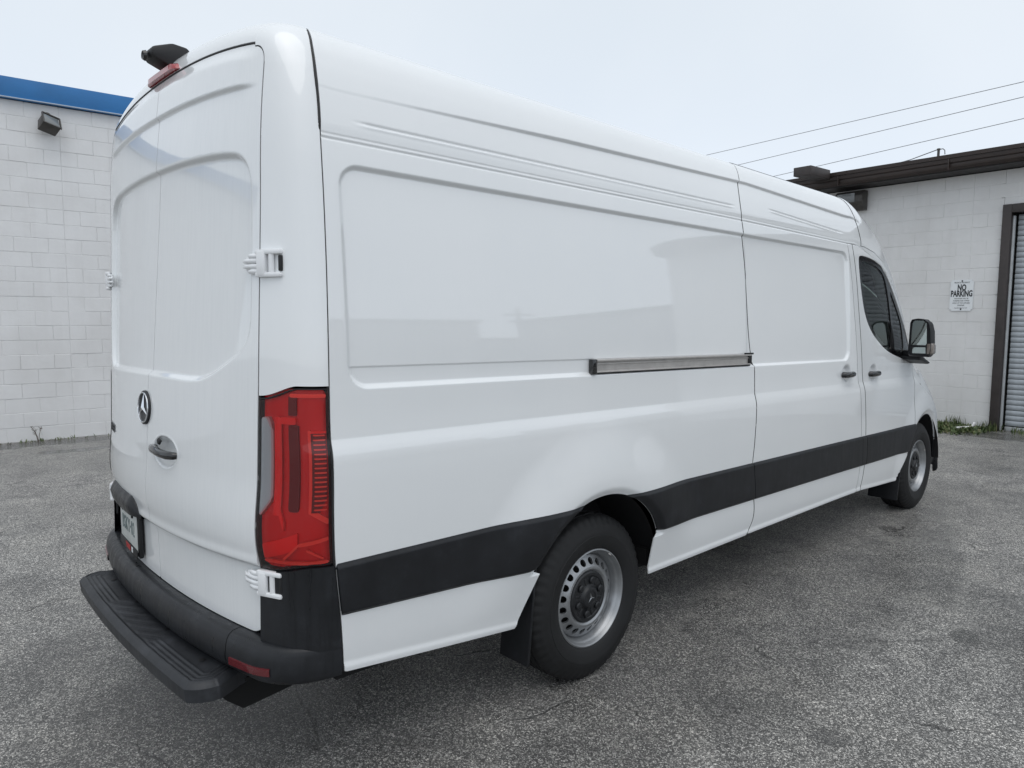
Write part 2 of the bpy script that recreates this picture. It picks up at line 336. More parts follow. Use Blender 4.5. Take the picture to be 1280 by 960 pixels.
# ---------- van body surface functions (van space: x forward, y left, z up) ----------
RAKE=-0.0151
def rz(x,z): return z+RAKE*(x-1.58)
def smooth(a,b,v):
    u=np.clip((v-a)/(b-a),0,1); return u*u*(3-2*u)
def lut(tab):
    xs=np.array([q[0] for q in tab],float); ys=np.array([q[1] for q in tab],float)
    # monotone-ish cubic (Catmull-Rom tangents), evaluated on a dense table
    m=np.gradient(ys,xs)
    d=np.linspace(xs[0],xs[-1],2000); i=np.clip(np.searchsorted(xs,d)-1,0,len(xs)-2)
    h=xs[i+1]-xs[i]; t=(d-xs[i])/h
    v=(2*t**3-3*t**2+1)*ys[i]+(t**3-2*t**2+t)*h*m[i]+(-2*t**3+3*t**2)*ys[i+1]+(t**3-t**2)*h*m[i+1]
    return lambda q:np.interp(q,d,v)
ZCROWN=2.63
PROF=[(.30,.940),(.36,.955),(.41,.970),(.47,.980),(.62,.992),(.84,.9985),(1.0,1.002),(1.13,1.0015),(1.19,.9985),(1.225,.9935),
      (1.27,.9905),(1.385,.988),(1.528,.984),(1.772,.970),(1.967,.955),(2.161,.935),(2.26,.918),(2.34,.899),(2.40,.880),(2.46,.853),
      (2.50,.823),(2.530,.783),(2.552,.735),(2.570,.67),(2.592,.55),(2.610,.40),(2.624,.20),(2.63,0.)]
def _dense():
    P=np.array([(b,a) for a,b in PROF]); n=len(P); out=[]
    d=np.r_[0,np.cumsum(np.linalg.norm(np.diff(P,axis=0),axis=1))]
    m=np.gradient(P,d,axis=0)
    for i in range(n-1):
        h=d[i+1]-d[i]; t=np.linspace(0,1,60,endpoint=False)[:,None]
        out.append((2*t**3-3*t**2+1)*P[i]+(t**3-2*t**2+t)*h*m[i]+(-2*t**3+3*t**2)*P[i+1]+(t**3-t**2)*h*m[i+1])
    out.append(P[-1:]); Q=np.vstack(out)
    s=np.r_[0,np.cumsum(np.linalg.norm(np.diff(Q,axis=0),axis=1))]
    return s,Q
PS,PQ=_dense(); TMAX=PS[-1]
def prof(t): return np.interp(t,PS,PQ[:,0]),np.interp(t,PS,PQ[:,1])
def prof_n(t):
    e=.004; y1,z1=prof(np.clip(t-e,0,TMAX)); y2,z2=prof(np.clip(t+e,0,TMAX))
    ty,tz=y2-y1,z2-z1; l=np.hypot(ty,tz)+1e-12
    return tz/l,-ty/l         # outward normal (y positive side)
def T_of_z(z): return np.interp(z,PQ[:,1],PS)
def Y_of_z(z): return np.interp(z,PQ[:,1],PQ[:,0])
ZT=lut([(4.2,2.63),(4.4,2.63),(4.6,2.57),(4.9,2.43),(5.1,2.27),(5.42,1.86),(5.60,1.52),(5.72,1.40),(6.0,1.31),(6.3,1.16),(6.45,1.05),(6.56,.86),(6.62,.62),(6.66,.34)])
YF=lut([(4.0,1),(5.4,1),(5.8,.985),(6.1,.962),(6.35,.935),(6.6,.90),(7.1,.86)])
ZL=lut([(4.2,1.3),(5.5,1.3),(5.65,1.18),(5.8,1.12),(6.1,1.0),(6.45,.72),(6.66,.25)])
XNOSE=6.655
def front_warp(x,y,z):
    ya=np.abs(y); xe=x-.42*(1-np.clip(ya/.95,0,1)**2)
    zt=ZT(np.clip(xe,4.2,6.66)); zl=np.minimum(ZL(np.clip(xe,4.2,6.66)),zt-.02)
    z2=np.where(z>zl,zl+(z-zl)*(zt-zl)/(ZCROWN-zl),z)
    return x,y*YF(np.clip(x,4,7.1)),z2,xe
# rear surface
XC=lut([(.40,.034),(.576,.033),(.75,.031),(.80,.0285),(.876,.0145),(1.097,.023),(1.439,.043),(1.746,.066),(1.96,.083),(2.202,.101),(2.354,.118),(2.469,.133),(2.56,.150),(2.63,.17)])
CC=lut([(.40,.070),(.68,.076),(.835,.081),(1.093,.084),(1.35,.080),(1.6,.072),(1.845,.063),(2.09,.053),(2.33,.045),(2.43,.043),(2.63,.043)])
def rear_x(y,z): return XC(z)+CC(z)*(np.abs(y)/.8)**2.2
XSEAM=lut([(.30,.290),(.465,.289),(.66,.275),(.84,.257),(1.2,.256),(1.53,.260),(1.77,.266),(1.97,.270),(2.16,.274),(2.26,.280),(2.40,.288),(2.47,.297),(2.53,.318),(2.555,.340),(2.63,.352)])
# ================================================================ the setting
def ground():
    s=120; o=mesh_obj('ground',[(-s,-s,0),(s,-s,0),(s,s,0),(-s,s,0)],[(0,1,2,3)],'asphalt',None,False)
    tag(o,'worn grey asphalt yard with pale aggregate and damp patches',kind='structure')
ground()
def bbox_mesh(name,sx,sz,d,bev):
    bm=bmesh.new(); bmesh.ops.create_cube(bm,size=1); bmesh.ops.scale(bm,vec=(sx,d,sz),verts=bm.verts); bmesh.ops.translate(bm,vec=(0,d/2,0),verts=bm.verts)
    fr=[e for e in bm.edges if all(v.co.y<1e-5 for v in e.verts)]
    bmesh.ops.bevel(bm,geom=fr,offset=bev,segments=1,affect='EDGES')
    me=bpy.data.meshes.new(name); bm.to_mesh(me); bm.free(); return me
def block_wall(root,mat,spans,z0,course,rows,blen,joint_x,near,maxn,gap=.0045):
    """lay running-bond blocks along local x; spans(row) gives the (x0,x1) stretches; the ones nearest `near` become parts"""
    cells=[]
    for r in range(rows):
        zc=z0+(r+.5)*course
        for x0,x1 in spans(zc):
            a=x0; k=math.floor((x0-joint_x)/blen+.5)
            cuts=sorted({x0,x1,*[joint_x+(k+i+(.5 if r%2 else 0))*blen for i in range(-1,int((x1-x0)/blen)+3)],*( [joint_x] if x0<joint_x<x1 else [])})
            cuts=[c for c in cuts if x0<=c<=x1]
            for c0,c1 in zip(cuts[:-1],cuts[1:]):
                if c1-c0>.03: cells.append(((c0+c1)/2,zc,c1-c0))
    cells.sort(key=lambda c:math.hypot(c[0]-near[0],(c[1]-near[1])*.6))
    full=bbox_mesh('block',blen-gap,course-gap,.06,.003); full.materials.append(M[mat]); cache={round(blen,3):full}
    for x,z,l in cells[:maxn]:
        kx=round(l,3)
        if kx not in cache:
            cache[kx]=bbox_mesh('block',l-gap,course-gap,.06,.003); cache[kx].materials.append(M[mat])
        o=bpy.data.objects.new('block',cache[kx]); link(o,root)
        o.location=(x,random.uniform(-.0022,.0022),z+random.uniform(-.0012,.0012)); o.rotation_euler=(random.uniform(-.006,.006),random.uniform(-.0022,.0022),random.uniform(-.003,.003))
    rest=MB()
    for x,z,l in cells[maxn:]: rest.box((x,.03+random.uniform(-.002,.002),z),(l-gap,.06,course-gap))
    if rest.v: tag(rest.build('block_field',mat,root,smooth=False),None,kind='stuff')
# ---- left building: white painted block, blue metal fascia
LB=empty('block_building',(.678,8.067,0),math.atan2(-.0911454,.9958376))
tag(LB,'white painted block building with a blue metal fascia, behind the van on the left','building')
MB().box((1.5,3.4855,2.14),(20.9,6.96,4.28)).build('mortar_bed','block_left',LB,False)      # recessed behind the block faces
LBJ=.825
block_wall(LB,'block_left',lambda z:[(-9,12)],.0,.187,23,.372,LBJ,(.75,2.0),300)
m=MB()
for i in range(7): m.box((-9+3*i+1.5,-.035,4.432),(2.994,.07,.256),.004)
m.build('fascia','fascia_blue',LB)
MB().box((1.5,-.045,4.311),(21,.09,.012),.003).build('fascia_trim','fascia_trim',LB)
MB().box((1.5,3.5,4.50),(21,7.1,.10)).build('roof','roof_felt',LB)
# floodlight hanging under the fascia of the left building
FL=empty('floodlight',(1.365,7.98,4.05),math.atan2(-.0911454,.9958376)); tag(FL,'small square bronze floodlight tilted down on the left wall below the blue fascia','floodlight')
MB().lathe([(-.012,0),(-.014,.052),(-.03,.055),(-.035,.05),(-.035,0)],28,'y',(.0,.02,.10)).tube([(0,-.03,.10),(0,-.05,.075),(0,-.055,.04)],.018,10).build('mount','lamp_box',FL)
rt=Matrix.Rotation(R(-38),3,'X')@Matrix.Rotation(R(22),3,'Z')
MB().prism([(-.105,-.09),(.105,-.09),(.085,.09),(-.085,.09)],'y',-.07,.07,.008).build('housing','lamp_box',FL,xf=lambda q:rt@Vector(q)+Vector((0,-.125,-.02)))
MB().box((0,-.078,-.005),(.175,.012,.145),.004).build('lens','lamp_glass',FL,xf=lambda q:rt@Vector(q)+Vector((0,-.125,-.02)))
MB().box((0,-.082,.085),(.215,.02,.016),.004).box((0,-.082,-.092),(.225,.02,.016),.004).box((-.103,-.082,0),(.016,.02,.17),.004).box((.103,-.082,0),(.016,.02,.17),.004).build('rim_frame','lamp_box',FL,xf=lambda q:rt@Vector(q)+Vector((0,-.125,-.02)))
# ---- right building: off-white block, brown gutter roof, roll-up door
RB=empty('block_building',(11.6024,.1471,0),R(-95))
tag(RB,'off-white block building with a dark brown gutter and a roll-up door, right of the van','building')
DX0,DX1=.34,3.9; DZ=3.27
def rspan(z): return [(-9,DX0),(DX1,7)] if z<DZ else [(-9,7)]
MB().box((-4.35,2.9745,1.88),(9.30,5.94,3.76)).box((5.4,2.9745,1.88),(2.90,5.94,3.76)).box((2.12,2.9745,3.53),(3.56,5.94,.46)).build('mortar_bed','block_right',RB,False)
block_wall(RB,'block_right',rspan,.0,.1986,19,.40,-.06,(-.9,2.2),290)
# door frame, track strip, slats
fw=.115
MB().box((DX0+fw/2,-.008,DZ/2),(fw,.11,DZ),.006).build('door_jamb','brown_frame',RB)
MB().box((DX1-fw/2,-.008,DZ/2),(fw,.11,DZ),.006).build('door_jamb','brown_frame',RB)
MB().box(((DX0+DX1)/2,-.006,DZ-.06),(DX1-DX0-2*fw,.11,.12),.006).build('door_head','brown_frame',RB)
MB().box((DX0+fw+.015,.03,DZ/2-.08),(.026,.05,DZ-.16),.004).build('door_track','grey_trim',RB)
MB().box((DX1-fw-.015,.03,DZ/2-.08),(.026,.05,DZ-.16),.004).build('door_track','grey_trim',RB)
MB().box(((DX0+DX1)/2,.45,DZ/2),(DX1-DX0-.02,.6,DZ)).build('door_recess','under',RB,False)
RD=MB().box(((DX0+DX1)/2,.135,.03),(DX1-DX0-2*fw-.07,.05,.06),.008).build('roll_up_door','grey_trim',RB); RD['label']='grey corrugated steel roll-up door with scuffed slats'
pr=[]; SH=.0765
for i in range(9):
    u=i/8; pr.append((.128-.009*math.sin(u*math.pi)**.8,(u-.5)*SH*.94))
pr+= [(.145,.5*SH*.94),(.145,-.5*SH*.94)]
sm=MB().prism([(a,b) for a,b in pr],'x',-(DX1-DX0-2*fw-.075)/2,(DX1-DX0-2*fw-.075)/2); so_=sm.build('slat','door_slat',RD)
nsl=int((DZ-.12-.07)/SH)
for i in range(nsl):
    o=so_ if i==0 else link(so_.copy(),RD)
    o.location=((DX0+DX1)/2,random.uniform(-.003,.003),.075+SH*(i+.5)); o.rotation_euler=(0,random.uniform(-.0012,.0012),0)
# eave: soffit, fascia, gutter, flashing, roof
L0,L1=-9,7; cx=(L0+L1)/2; ln=L1-L0
MB().box((cx,-.19,3.79),(ln,.38,.02)).build('soffit','brown_dark',RB,False)
gp=[(-.385,3.80),(-.40,3.80),(-.445,3.835),(-.455,3.87),(-.452,3.885),(-.475,3.90),(-.482,3.94),(-.482,3.955),(-.465,3.955),(-.46,3.945),(-.385,3.945)]
MB().prism(gp,'x',L0,L1).build('gutter','brown_metal',RB)
MB().box((cx,-.30,3.905),(ln,.16,.21)).build('fascia','brown_dark',RB,False)
MB().prism([(-.50,3.957),(-.36,3.957),(-.10,3.99),(-.10,4.05),(-.505,4.012)],'x',L0,L1).build('flashing','brown_metal',RB)
MB().box((cx,2.9,4.0),(ln,6.05,.06)).build('roof','roof_felt',RB)
for xx in (-1.9,-.25,1.4,3.1): MB().box((xx,-.47,3.88),(.018,.05,.16),.003).build('gutter_joint','brown_metal',RB)
# projecting canopy at the far end of the eave, its corner shows above the van roof
MB().prism([(-2.02,-1.12),(-2.02,-.51),(-2.32,-.51),(-2.32,-1.12)],'z',3.92,4.06,.008).build('canopy','brown_frame',RB)
# wall pack lamp under the eave
WP=empty('wall_lamp',(0,0,0)); WP.matrix_world=RB.matrix_basis@Matrix.Translation((-1.86,-.02,3.585)); tag(WP,'dark wall lamp with ribbed glass under the brown eave, half hidden by the van','wall lamp')
MB().prism([(-.0,-.17),(-.0,.15),(-.11,.15),(-.20,.06),(-.20,-.04),(-.10,-.17)],'x',-.24,.24,.012).build('housing','lamp_box',WP)
LG=MB().box((-.03,-.205,.03),(.30,.02,.15),.006); LG.build('lens','lamp_glass',WP)
mm=MB()
for i in range(9): mm.box((-.03,-.217,-.03+i*.0145),(.28,.006,.005))
mm.build('lens_rib','lamp_glass',WP,False)
# no-parking sign
SG=empty('parking_sign',(0,0,0)); SG.matrix_world=RB.matrix_basis@Matrix.Translation((-.143,-.012,1.99)); tag(SG,'white metal sign reading NO PARKING on the block wall left of the roll-up door','sign')
bm=bmesh.new(); bmesh.ops.create_cube(bm,size=1); bmesh.ops.scale(bm,vec=(.315,.004,.465),verts=bm.verts)
bmesh.ops.bevel(bm,geom=[e for e in bm.edges if abs(e.verts[0].co.y-e.verts[1].co.y)>.001],offset=.022,segments=4,affect='EDGES')
me=bpy.data.meshes.new('board'); bm.to_mesh(me); bm.free(); me.materials.append(M['sign_white']); link(bpy.data.objects.new('board',me),SG)
TF=Matrix.Rotation(R(90),4,'X')
def sign_text(s,size,z,sx,bold=0,name='lettering'): text_obj(name,text_mesh(s,size,.0006,sx,1.0,bold),'letter',Matrix.Translation((0,-.0032,z))@TF,SG)
sign_text('PRIVATE PROPERTY',.030,.190,.80); sign_text('NO',.125,.112,.60,.0045); sign_text('PARKING',.125,.022,.565,.0045)
sign_text('VIOLATORS WILL BE',.026,-.048,.80); sign_text('TICKETED AND TOWED',.026,-.082,.78); sign_text('AWAY AT THE OWNERS',.026,-.116,.82); sign_text('EXPENSE',.026,-.150,.9); sign_text('PRIVATE PARKING BY LAW',.018,-.190,.8)
for z in (.215,-.208): MB().lathe([(-.004,0),(-.004,.009),(0,.012)],12,'y',(0,-.002,z)).build('bolt','letter',SG)
# conduit mast with a drooping cable on the roof edge
CM=empty('conduit_mast',(0,0,0)); CM.matrix_world=RB.matrix_basis@Matrix.Translation((-.46,-.32,4.03)); tag(CM,'short conduit stub with a drooping cable on the brown roof edge','conduit')
MB().tube([(0,0,-.06),(0,0,.115)],.018,10).lathe([(.105,0),(.107,.026),(.128,.024),(.132,0)],12,'z').build('stub','lamp_box',CM)
MB().tube([(.015,0,.115),(.06,0,.115),(.085,0,.09),(.09,0,.03)],.007,8).tube([(-.015,0,.115),(-.18,.02,.085),(-.42,.05,.04),(-.75,.1,.012),(-1.1,.15,.03),(-1.6,.2,.02)],.007,8).build('cable','wire',CM)
# overhead wires: three spans, high behind the right building
def wire(dA,dB,sA,sB,label):
    A=CAM_C+Vector(dA)*sA; B=CAM_C+Vector(dB)*sB; d=B-A; a=A-d*1.3; b=B+d*1.6; pts=[]
    for i in range(25):
        t=i/24; q=a.lerp(b,t); q.z-= .30*(4*t*(1-t)-4*.333*(1-.333)) *0; pts.append(q)
    o=MB().tube(pts,.0105,6).build('overhead_wire','wire'); tag(o,label,'wire','overhead wires above the right building')
wire((.859,.512,.2152),(.9779,.2089,.2617),34,28,'topmost of the three thin wires crossing the sky above the right building')
wire((.8788,.4772,.2007),(.9781,.208,.2453),33.5,27.5,'middle of the three thin wires crossing the sky above the right building')
wire((.9097,.4154,.1882),(.9784,.2067,.2219),32,27.5,'lowest of the three thin wires, closest to the brown roof edge')
# weeds along the right wall, stems along the left wall, dropped white pipe
def blades(name,n,gen,mat='leaf'):
    vs=[];fs=[]
    for i in range(n):
        x,y,h,wd,lean,curl=gen(); a=random.uniform(0,6.283); dx,dy=math.cos(a)*wd,math.sin(a)*wd; lx,ly=math.cos(a+1.57+random.uniform(-.5,.5))*lean,math.sin(a+1.57)*lean; b=len(vs)
        vs+= [(x-dx,y-dy,-.005),(x+dx,y+dy,-.005),(x+lx*.45+dx*.9,y+ly*.45+dy*.9,h*.62),(x+lx*.45-dx*.9,y+ly*.45-dy*.9,h*.62),(x+lx,y+ly,h*curl)]
        fs+= [(b,b+1,b+2,b+3),(b+3,b+2,b+4)]
    return mesh_obj(name,vs,fs,mat,None,False)
def rb(lx,ly): v=RB.matrix_basis@Vector((lx,ly,0)); return v.x,v.y
def gw():
    lx=random.triangular(-.75,.42,-.2); ly=-.04-abs(random.gauss(0,.33)); ly=max(ly,-.95); x,y=rb(lx,ly)
    return x,y,random.uniform(.02,.075),random.uniform(.006,.018),random.uniform(.02,.07),random.uniform(.7,1.1)
o=blades('weeds',2600,gw); tag(o,'low green weeds spreading over the asphalt at the foot of the right wall',kind='stuff')
def clump(name,lx,ly,n,hmax,label,sp=.06):
    c=rb(lx,ly)
    def ge(): return c[0]+random.gauss(0,sp),c[1]+random.gauss(0,sp),random.uniform(.3,1)*hmax,random.uniform(.003,.006),random.uniform(.02,.10),random.uniform(.85,1.1)
    tag(blades(name,n,ge),label,'weed','grass clumps at the right wall')
clump('grass_clump',-.10,-.06,120,.20,'grass clump growing against the wall below the sign',.07)
clump('grass_clump',-.33,-.05,50,.11,'small grass clump against the wall nearest the van',.05)
clump('grass_clump',.36,-.10,150,.17,'grass clump at the foot of the brown door frame',.08)
clump('grass_clump',.75,-.06,70,.13,'sparse grass clump in front of the roll-up door',.10)
o=MB().tube([Vector((*rb(.165,-.10),.10)),Vector((*rb(.160,-.13),.055)),Vector((*rb(.150,-.17),.035)),Vector((*rb(.04,-.42),.03))],[.016,.016,.02,.022],10).build('plastic_pipe','pipe_white'); tag(o,'bent piece of white plastic pipe lying in the weeds','pipe')
def lw(lx,ly): v=LB.matrix_basis@Vector((lx,ly,0)); return Vector((v.x,v.y,0))
ST=lw(.40,-.12)
m=MB()
for a,h,l in ((.2,.21,.07),(1.4,.19,-.05),(2.6,.15,.03)):
    top=ST+Vector((-l,math.sin(a)*.05,h)); m.tube([ST+Vector((0,0,-.01)),ST+Vector((-l*.3,0,h*.5)),top],[.005,.004,.0025],5)
    for j in range(7):
        q=ST.lerp(top,random.uniform(.55,1.0)); e=q+Vector((random.uniform(-.035,.035),random.uniform(-.03,.03),random.uniform(.0,.04))); m.tube([q,e],[.003,.002],4)
tag(m.build('weed_plant','dry_stem'),'thin dry weed standing at the foot of the left block wall','weed')
def gl():
    lx=.4+random.gauss(0,.45); q=lw(lx,-.03-abs(random.gauss(0,.05))); return q.x,q.y,random.uniform(.015,.05),random.uniform(.004,.012),random.uniform(.02,.05),1
o=blades('weed_fringe',60,gl); tag(o,'scattered low weeds along the foot of the left wall',kind='stuff')
# buildings across the yard behind the photographer: only their reflection shows in the van's paint
def across(x0,x1,y,h,label,mat):
    r=empty('low_building',((x0+x1)/2,y,0)); tag(r,label,'building','buildings across the yard seen as reflections'); w_=x1-x0
    MB().box((0,-4,h/2),(w_,8,h)).build('wall',mat,r,False); MB().box((0,-3.9,h+.1),(w_+.3,8.3,.2)).build('roof_edge','brown_dark',r,False)
    for i in range(int(w_/5)): MB().box((-w_/2+2.5+5*i,.02,1.9),(2.2,.06,1.3)).build('window','lamp_glass',r,False)
across(15.5,23.6,-27,4.1,'grey block building mirrored in the rear quarter of the van side','block_grey')
across(23.8,60,-30,2.7,'long low building mirrored in the middle of the van side','block_grey')
across(21.5,33,-14,3.6,'plain grey block standing in for the dark shape mirrored beside the sliding door seam','block_grey')  # unseen block added for a nearby dark shape in the reflection
UP=empty('utility_pole',(28.5,-29,0)); tag(UP,'utility pole with crossarm mirrored faintly in the van side','pole')
MB().tube([(0,0,0),(0,0,5.6)],[.16,.11],12).build('mast','dry_stem',UP); MB().box((0,0,5.0),(2.2,.12,.14)).box((0,0,4.4),(1.6,.12,.12)).build('crossarm','dry_stem',UP)
# ================================================================ the van
VAN=empty('cargo_van',(0,0,0)); tag(VAN,'long white high-roof cargo van parked on the wet asphalt','van')
def rk(q): return (q[0],q[1],q[2]+RAKE*(q[0]-1.58))
def rkP(P): P=P.copy(); P[...,2]+=RAKE*(P[...,0]-1.58); return P
def sub(name,parent,label=None):
    o=empty(name); o.parent=parent
    if label: o['label']=label
    return o
GAP=.0045
XS1=lut([(.30,2.87),(.416,2.898),(.449,2.93),(.687,2.93),(.83,2.905),(.921,2.912),(1.194,2.924),(1.388,2.919),(1.509,2.889),(1.862,2.859),(2.166,2.831),(2.245,2.826),(2.40,2.853),(2.50,2.90),(2.56,2.95),(2.63,2.95)])
XS2=lut([(.30,4.50),(.435,4.542),(.654,4.568),(.863,4.543),(1.099,4.50),(1.328,4.466),(1.666,4.410),(2.053,4.360),(2.183,4.335),(2.4,4.32),(2.63,4.32)])
XS3=lut([(.30,5.22),(.40,5.262),(.644,5.474),(.80,5.56),(.9,5.573),(1.034,5.560),(1.36,5.535),(1.6,5.50)])
def zsill(x): return np.where(x<1.5,np.interp(x,[.28,1.07],[.471,.385]),np.interp(x,[1.95,2.9,4.55,5.27,5.6],[.404,.416,.429,.398,.39]))
ARX,ARZ,ARR=1.575,.385,.476; AFX,AFZ,AFR=5.925,.395,.495
def arch_sd(x,z):      # positive = body metal, negative = inside a wheel opening
    r=np.hypot(x-ARX,z-ARZ)-ARR
    low=np.maximum(np.interp(z,[.30,.605],[1.030,1.176])-x,x-1.957)
    a=np.where(z>.60,r,np.where(z>.50,np.minimum(np.maximum(r,low),np.abs(low)*0+np.maximum(low,r*(z-.5)*10+low*(.6-z)*10)),low))
    r2=np.hypot(x-AFX,z-AFZ)-AFR; low2=np.maximum(np.interp(z,[.30,.40,.644],[5.20,5.262,5.474])-x,x-6.37)
    b=np.where(z>.64,np.where(x<AFX,np.maximum(r2,low2),r2),low2)
    return np.minimum(a,b)
WIN=chaikin([(4.425,2.09),(4.45,2.122),(4.611,2.120),(4.80,2.10),(4.926,2.063),(5.068,1.95),(5.277,1.742),(5.40,1.60),(5.50,1.45),(5.515,1.37),(5.47,1.345),(5.212,1.385),(4.948,1.434),(4.785,1.496),(4.617,1.583),(4.505,1.70),(4.452,1.86),(4.430,2.0)],2)
PANE=chaikin([(4.475,2.06),(4.50,2.085),(4.611,2.085),(4.78,2.065),(4.90,2.03),(4.965,1.975),(5.02,1.80),(5.055,1.445),(4.955,1.470),(4.80,1.532),(4.645,1.612),(4.54,1.72),(4.495,1.87),(4.472,2.0)],2)
QPANE=chaikin([(5.055,1.90),(5.08,1.885),(5.19,1.775),(5.285,1.675),(5.305,1.60),(5.315,1.47),(5.29,1.43),(5.12,1.43),(5.10,1.46),(5.075,1.70)],2)
def relief(x,z):
    d=np.zeros(x.shape)
    q=rrect_sd(x,z,.328,4.245,1.384,2.092+.009*np.clip(x-.4,0,4),.075)
    d-=.016*smooth(-.002,.015,q)
    d+=.010*np.clip((1.229-z)/.07,0,1)*(1-.25*np.clip((1.229-z)/.07,0,1))          # swage: wall below leans out
    d+=.0035*smooth(0,.004,np.minimum(np.minimum(z-1.4515,x-.336),2.86-x))*smooth(.0,.02,q)*(x<2.9)
    zg=2.161+.0095*np.clip(x-.3,0,2.6)                                              # drip moulding, two fine lines
    d-=.0042*np.exp(-((z-zg)/.0032)**2)+.0018*np.exp(-((z-zg-.014)/.003)**2)
    d+=.004*smooth(zg,zg+.05,z)*smooth(2.6,2.3,z)
    for xa,za,xb,zb in ((.38,2.226,2.785,2.253),(3.13,2.283,4.20,2.247)):            # pressed rib
        zl=za+(zb-za)*(x-xa)/(xb-xa); e=smooth(xa,xa+.10,x)*smooth(xb,xb-.10,x); u=(z-zl)/.010
        d+=e*(-.0045*np.exp(-((z-zl-.003)/.0042)**2)+.0022*np.exp(-((z-zl+.007)/.0050)**2))
    zs=np.interp(x,[.38,1.396,2.934,4.306],[2.322,2.358,2.403,2.372])               # upper swage: roof shoulder stands proud of the wall
    d+=.013*smooth(-.008,.003,z-zs)*np.clip((x-.33)/1.1,0.1,1)*smooth(4.55,4.3,x)*smooth(2.56,2.48,z)
    rr=np.hypot(x-ARX,(z-ARZ)*1.02); d+=.036*smooth(.82,.53,rr)*smooth(.55,.9,z+.12)-.020*smooth(.522,.470,rr)*(z>.6)
    rr=np.hypot(x-AFX,z-AFZ); d+=.016*smooth(.75,.54,rr)-.016*smooth(.54,.49,rr)*(z>.6)
    zb=zsill(x); d+=.006*smooth(.030,.012,np.abs(z-zb-.004))
    for hx,hz in ((4.205,1.302),(4.672,1.292)):
        h=np.hypot((x-hx)/.075,(z-hz)/.062); d-=.022*smooth(1.0,.45,h)
    return d
def side_grid(sgn,xs,ts,off=0.,rel=True,extra=None):
    T,X=np.meshgrid(ts,xs); y,z=prof(T); ny,nz=prof_n(T); d=(relief(X,z) if rel else 0*X)+off
    if extra is not None: d=d+extra(X,z)
    yy=y+ny*d; zz=z+nz*d; x2,y2,z2,xe=front_warp(X,yy,zz)
    return np.stack([x2,sgn*y2,z2],-1),X,z2,xe,z
def tgrid(z0,z1,step): return np.arange(float(T_of_z(z0)),float(T_of_z(z1))+step,step)
OUT=lambda sgn:(lambda P:np.stack([0*P[...,0],np.where(np.abs(P[...,1])>.3,sgn*1.,0),.5+0*P[...,0]],-1))
T_SH=float(np.interp(-.66,-PQ[:,0][PS>1.2],PS[PS>1.2]))     # profile parameter on the roof where |y|=.66
def tfine(z0,t1,dt):
    bands=[(1.195,1.24),(1.375,1.47),(2.06,2.42)]; t=float(T_of_z(z0)); out=[t]
    while t<t1:
        z=float(prof(t)[1]); f=any(a<z<b for a,b in bands) and t<T_of_z(2.43); t+=dt*(.55 if f else 1.25); out.append(min(t,t1))
    return np.array(out)
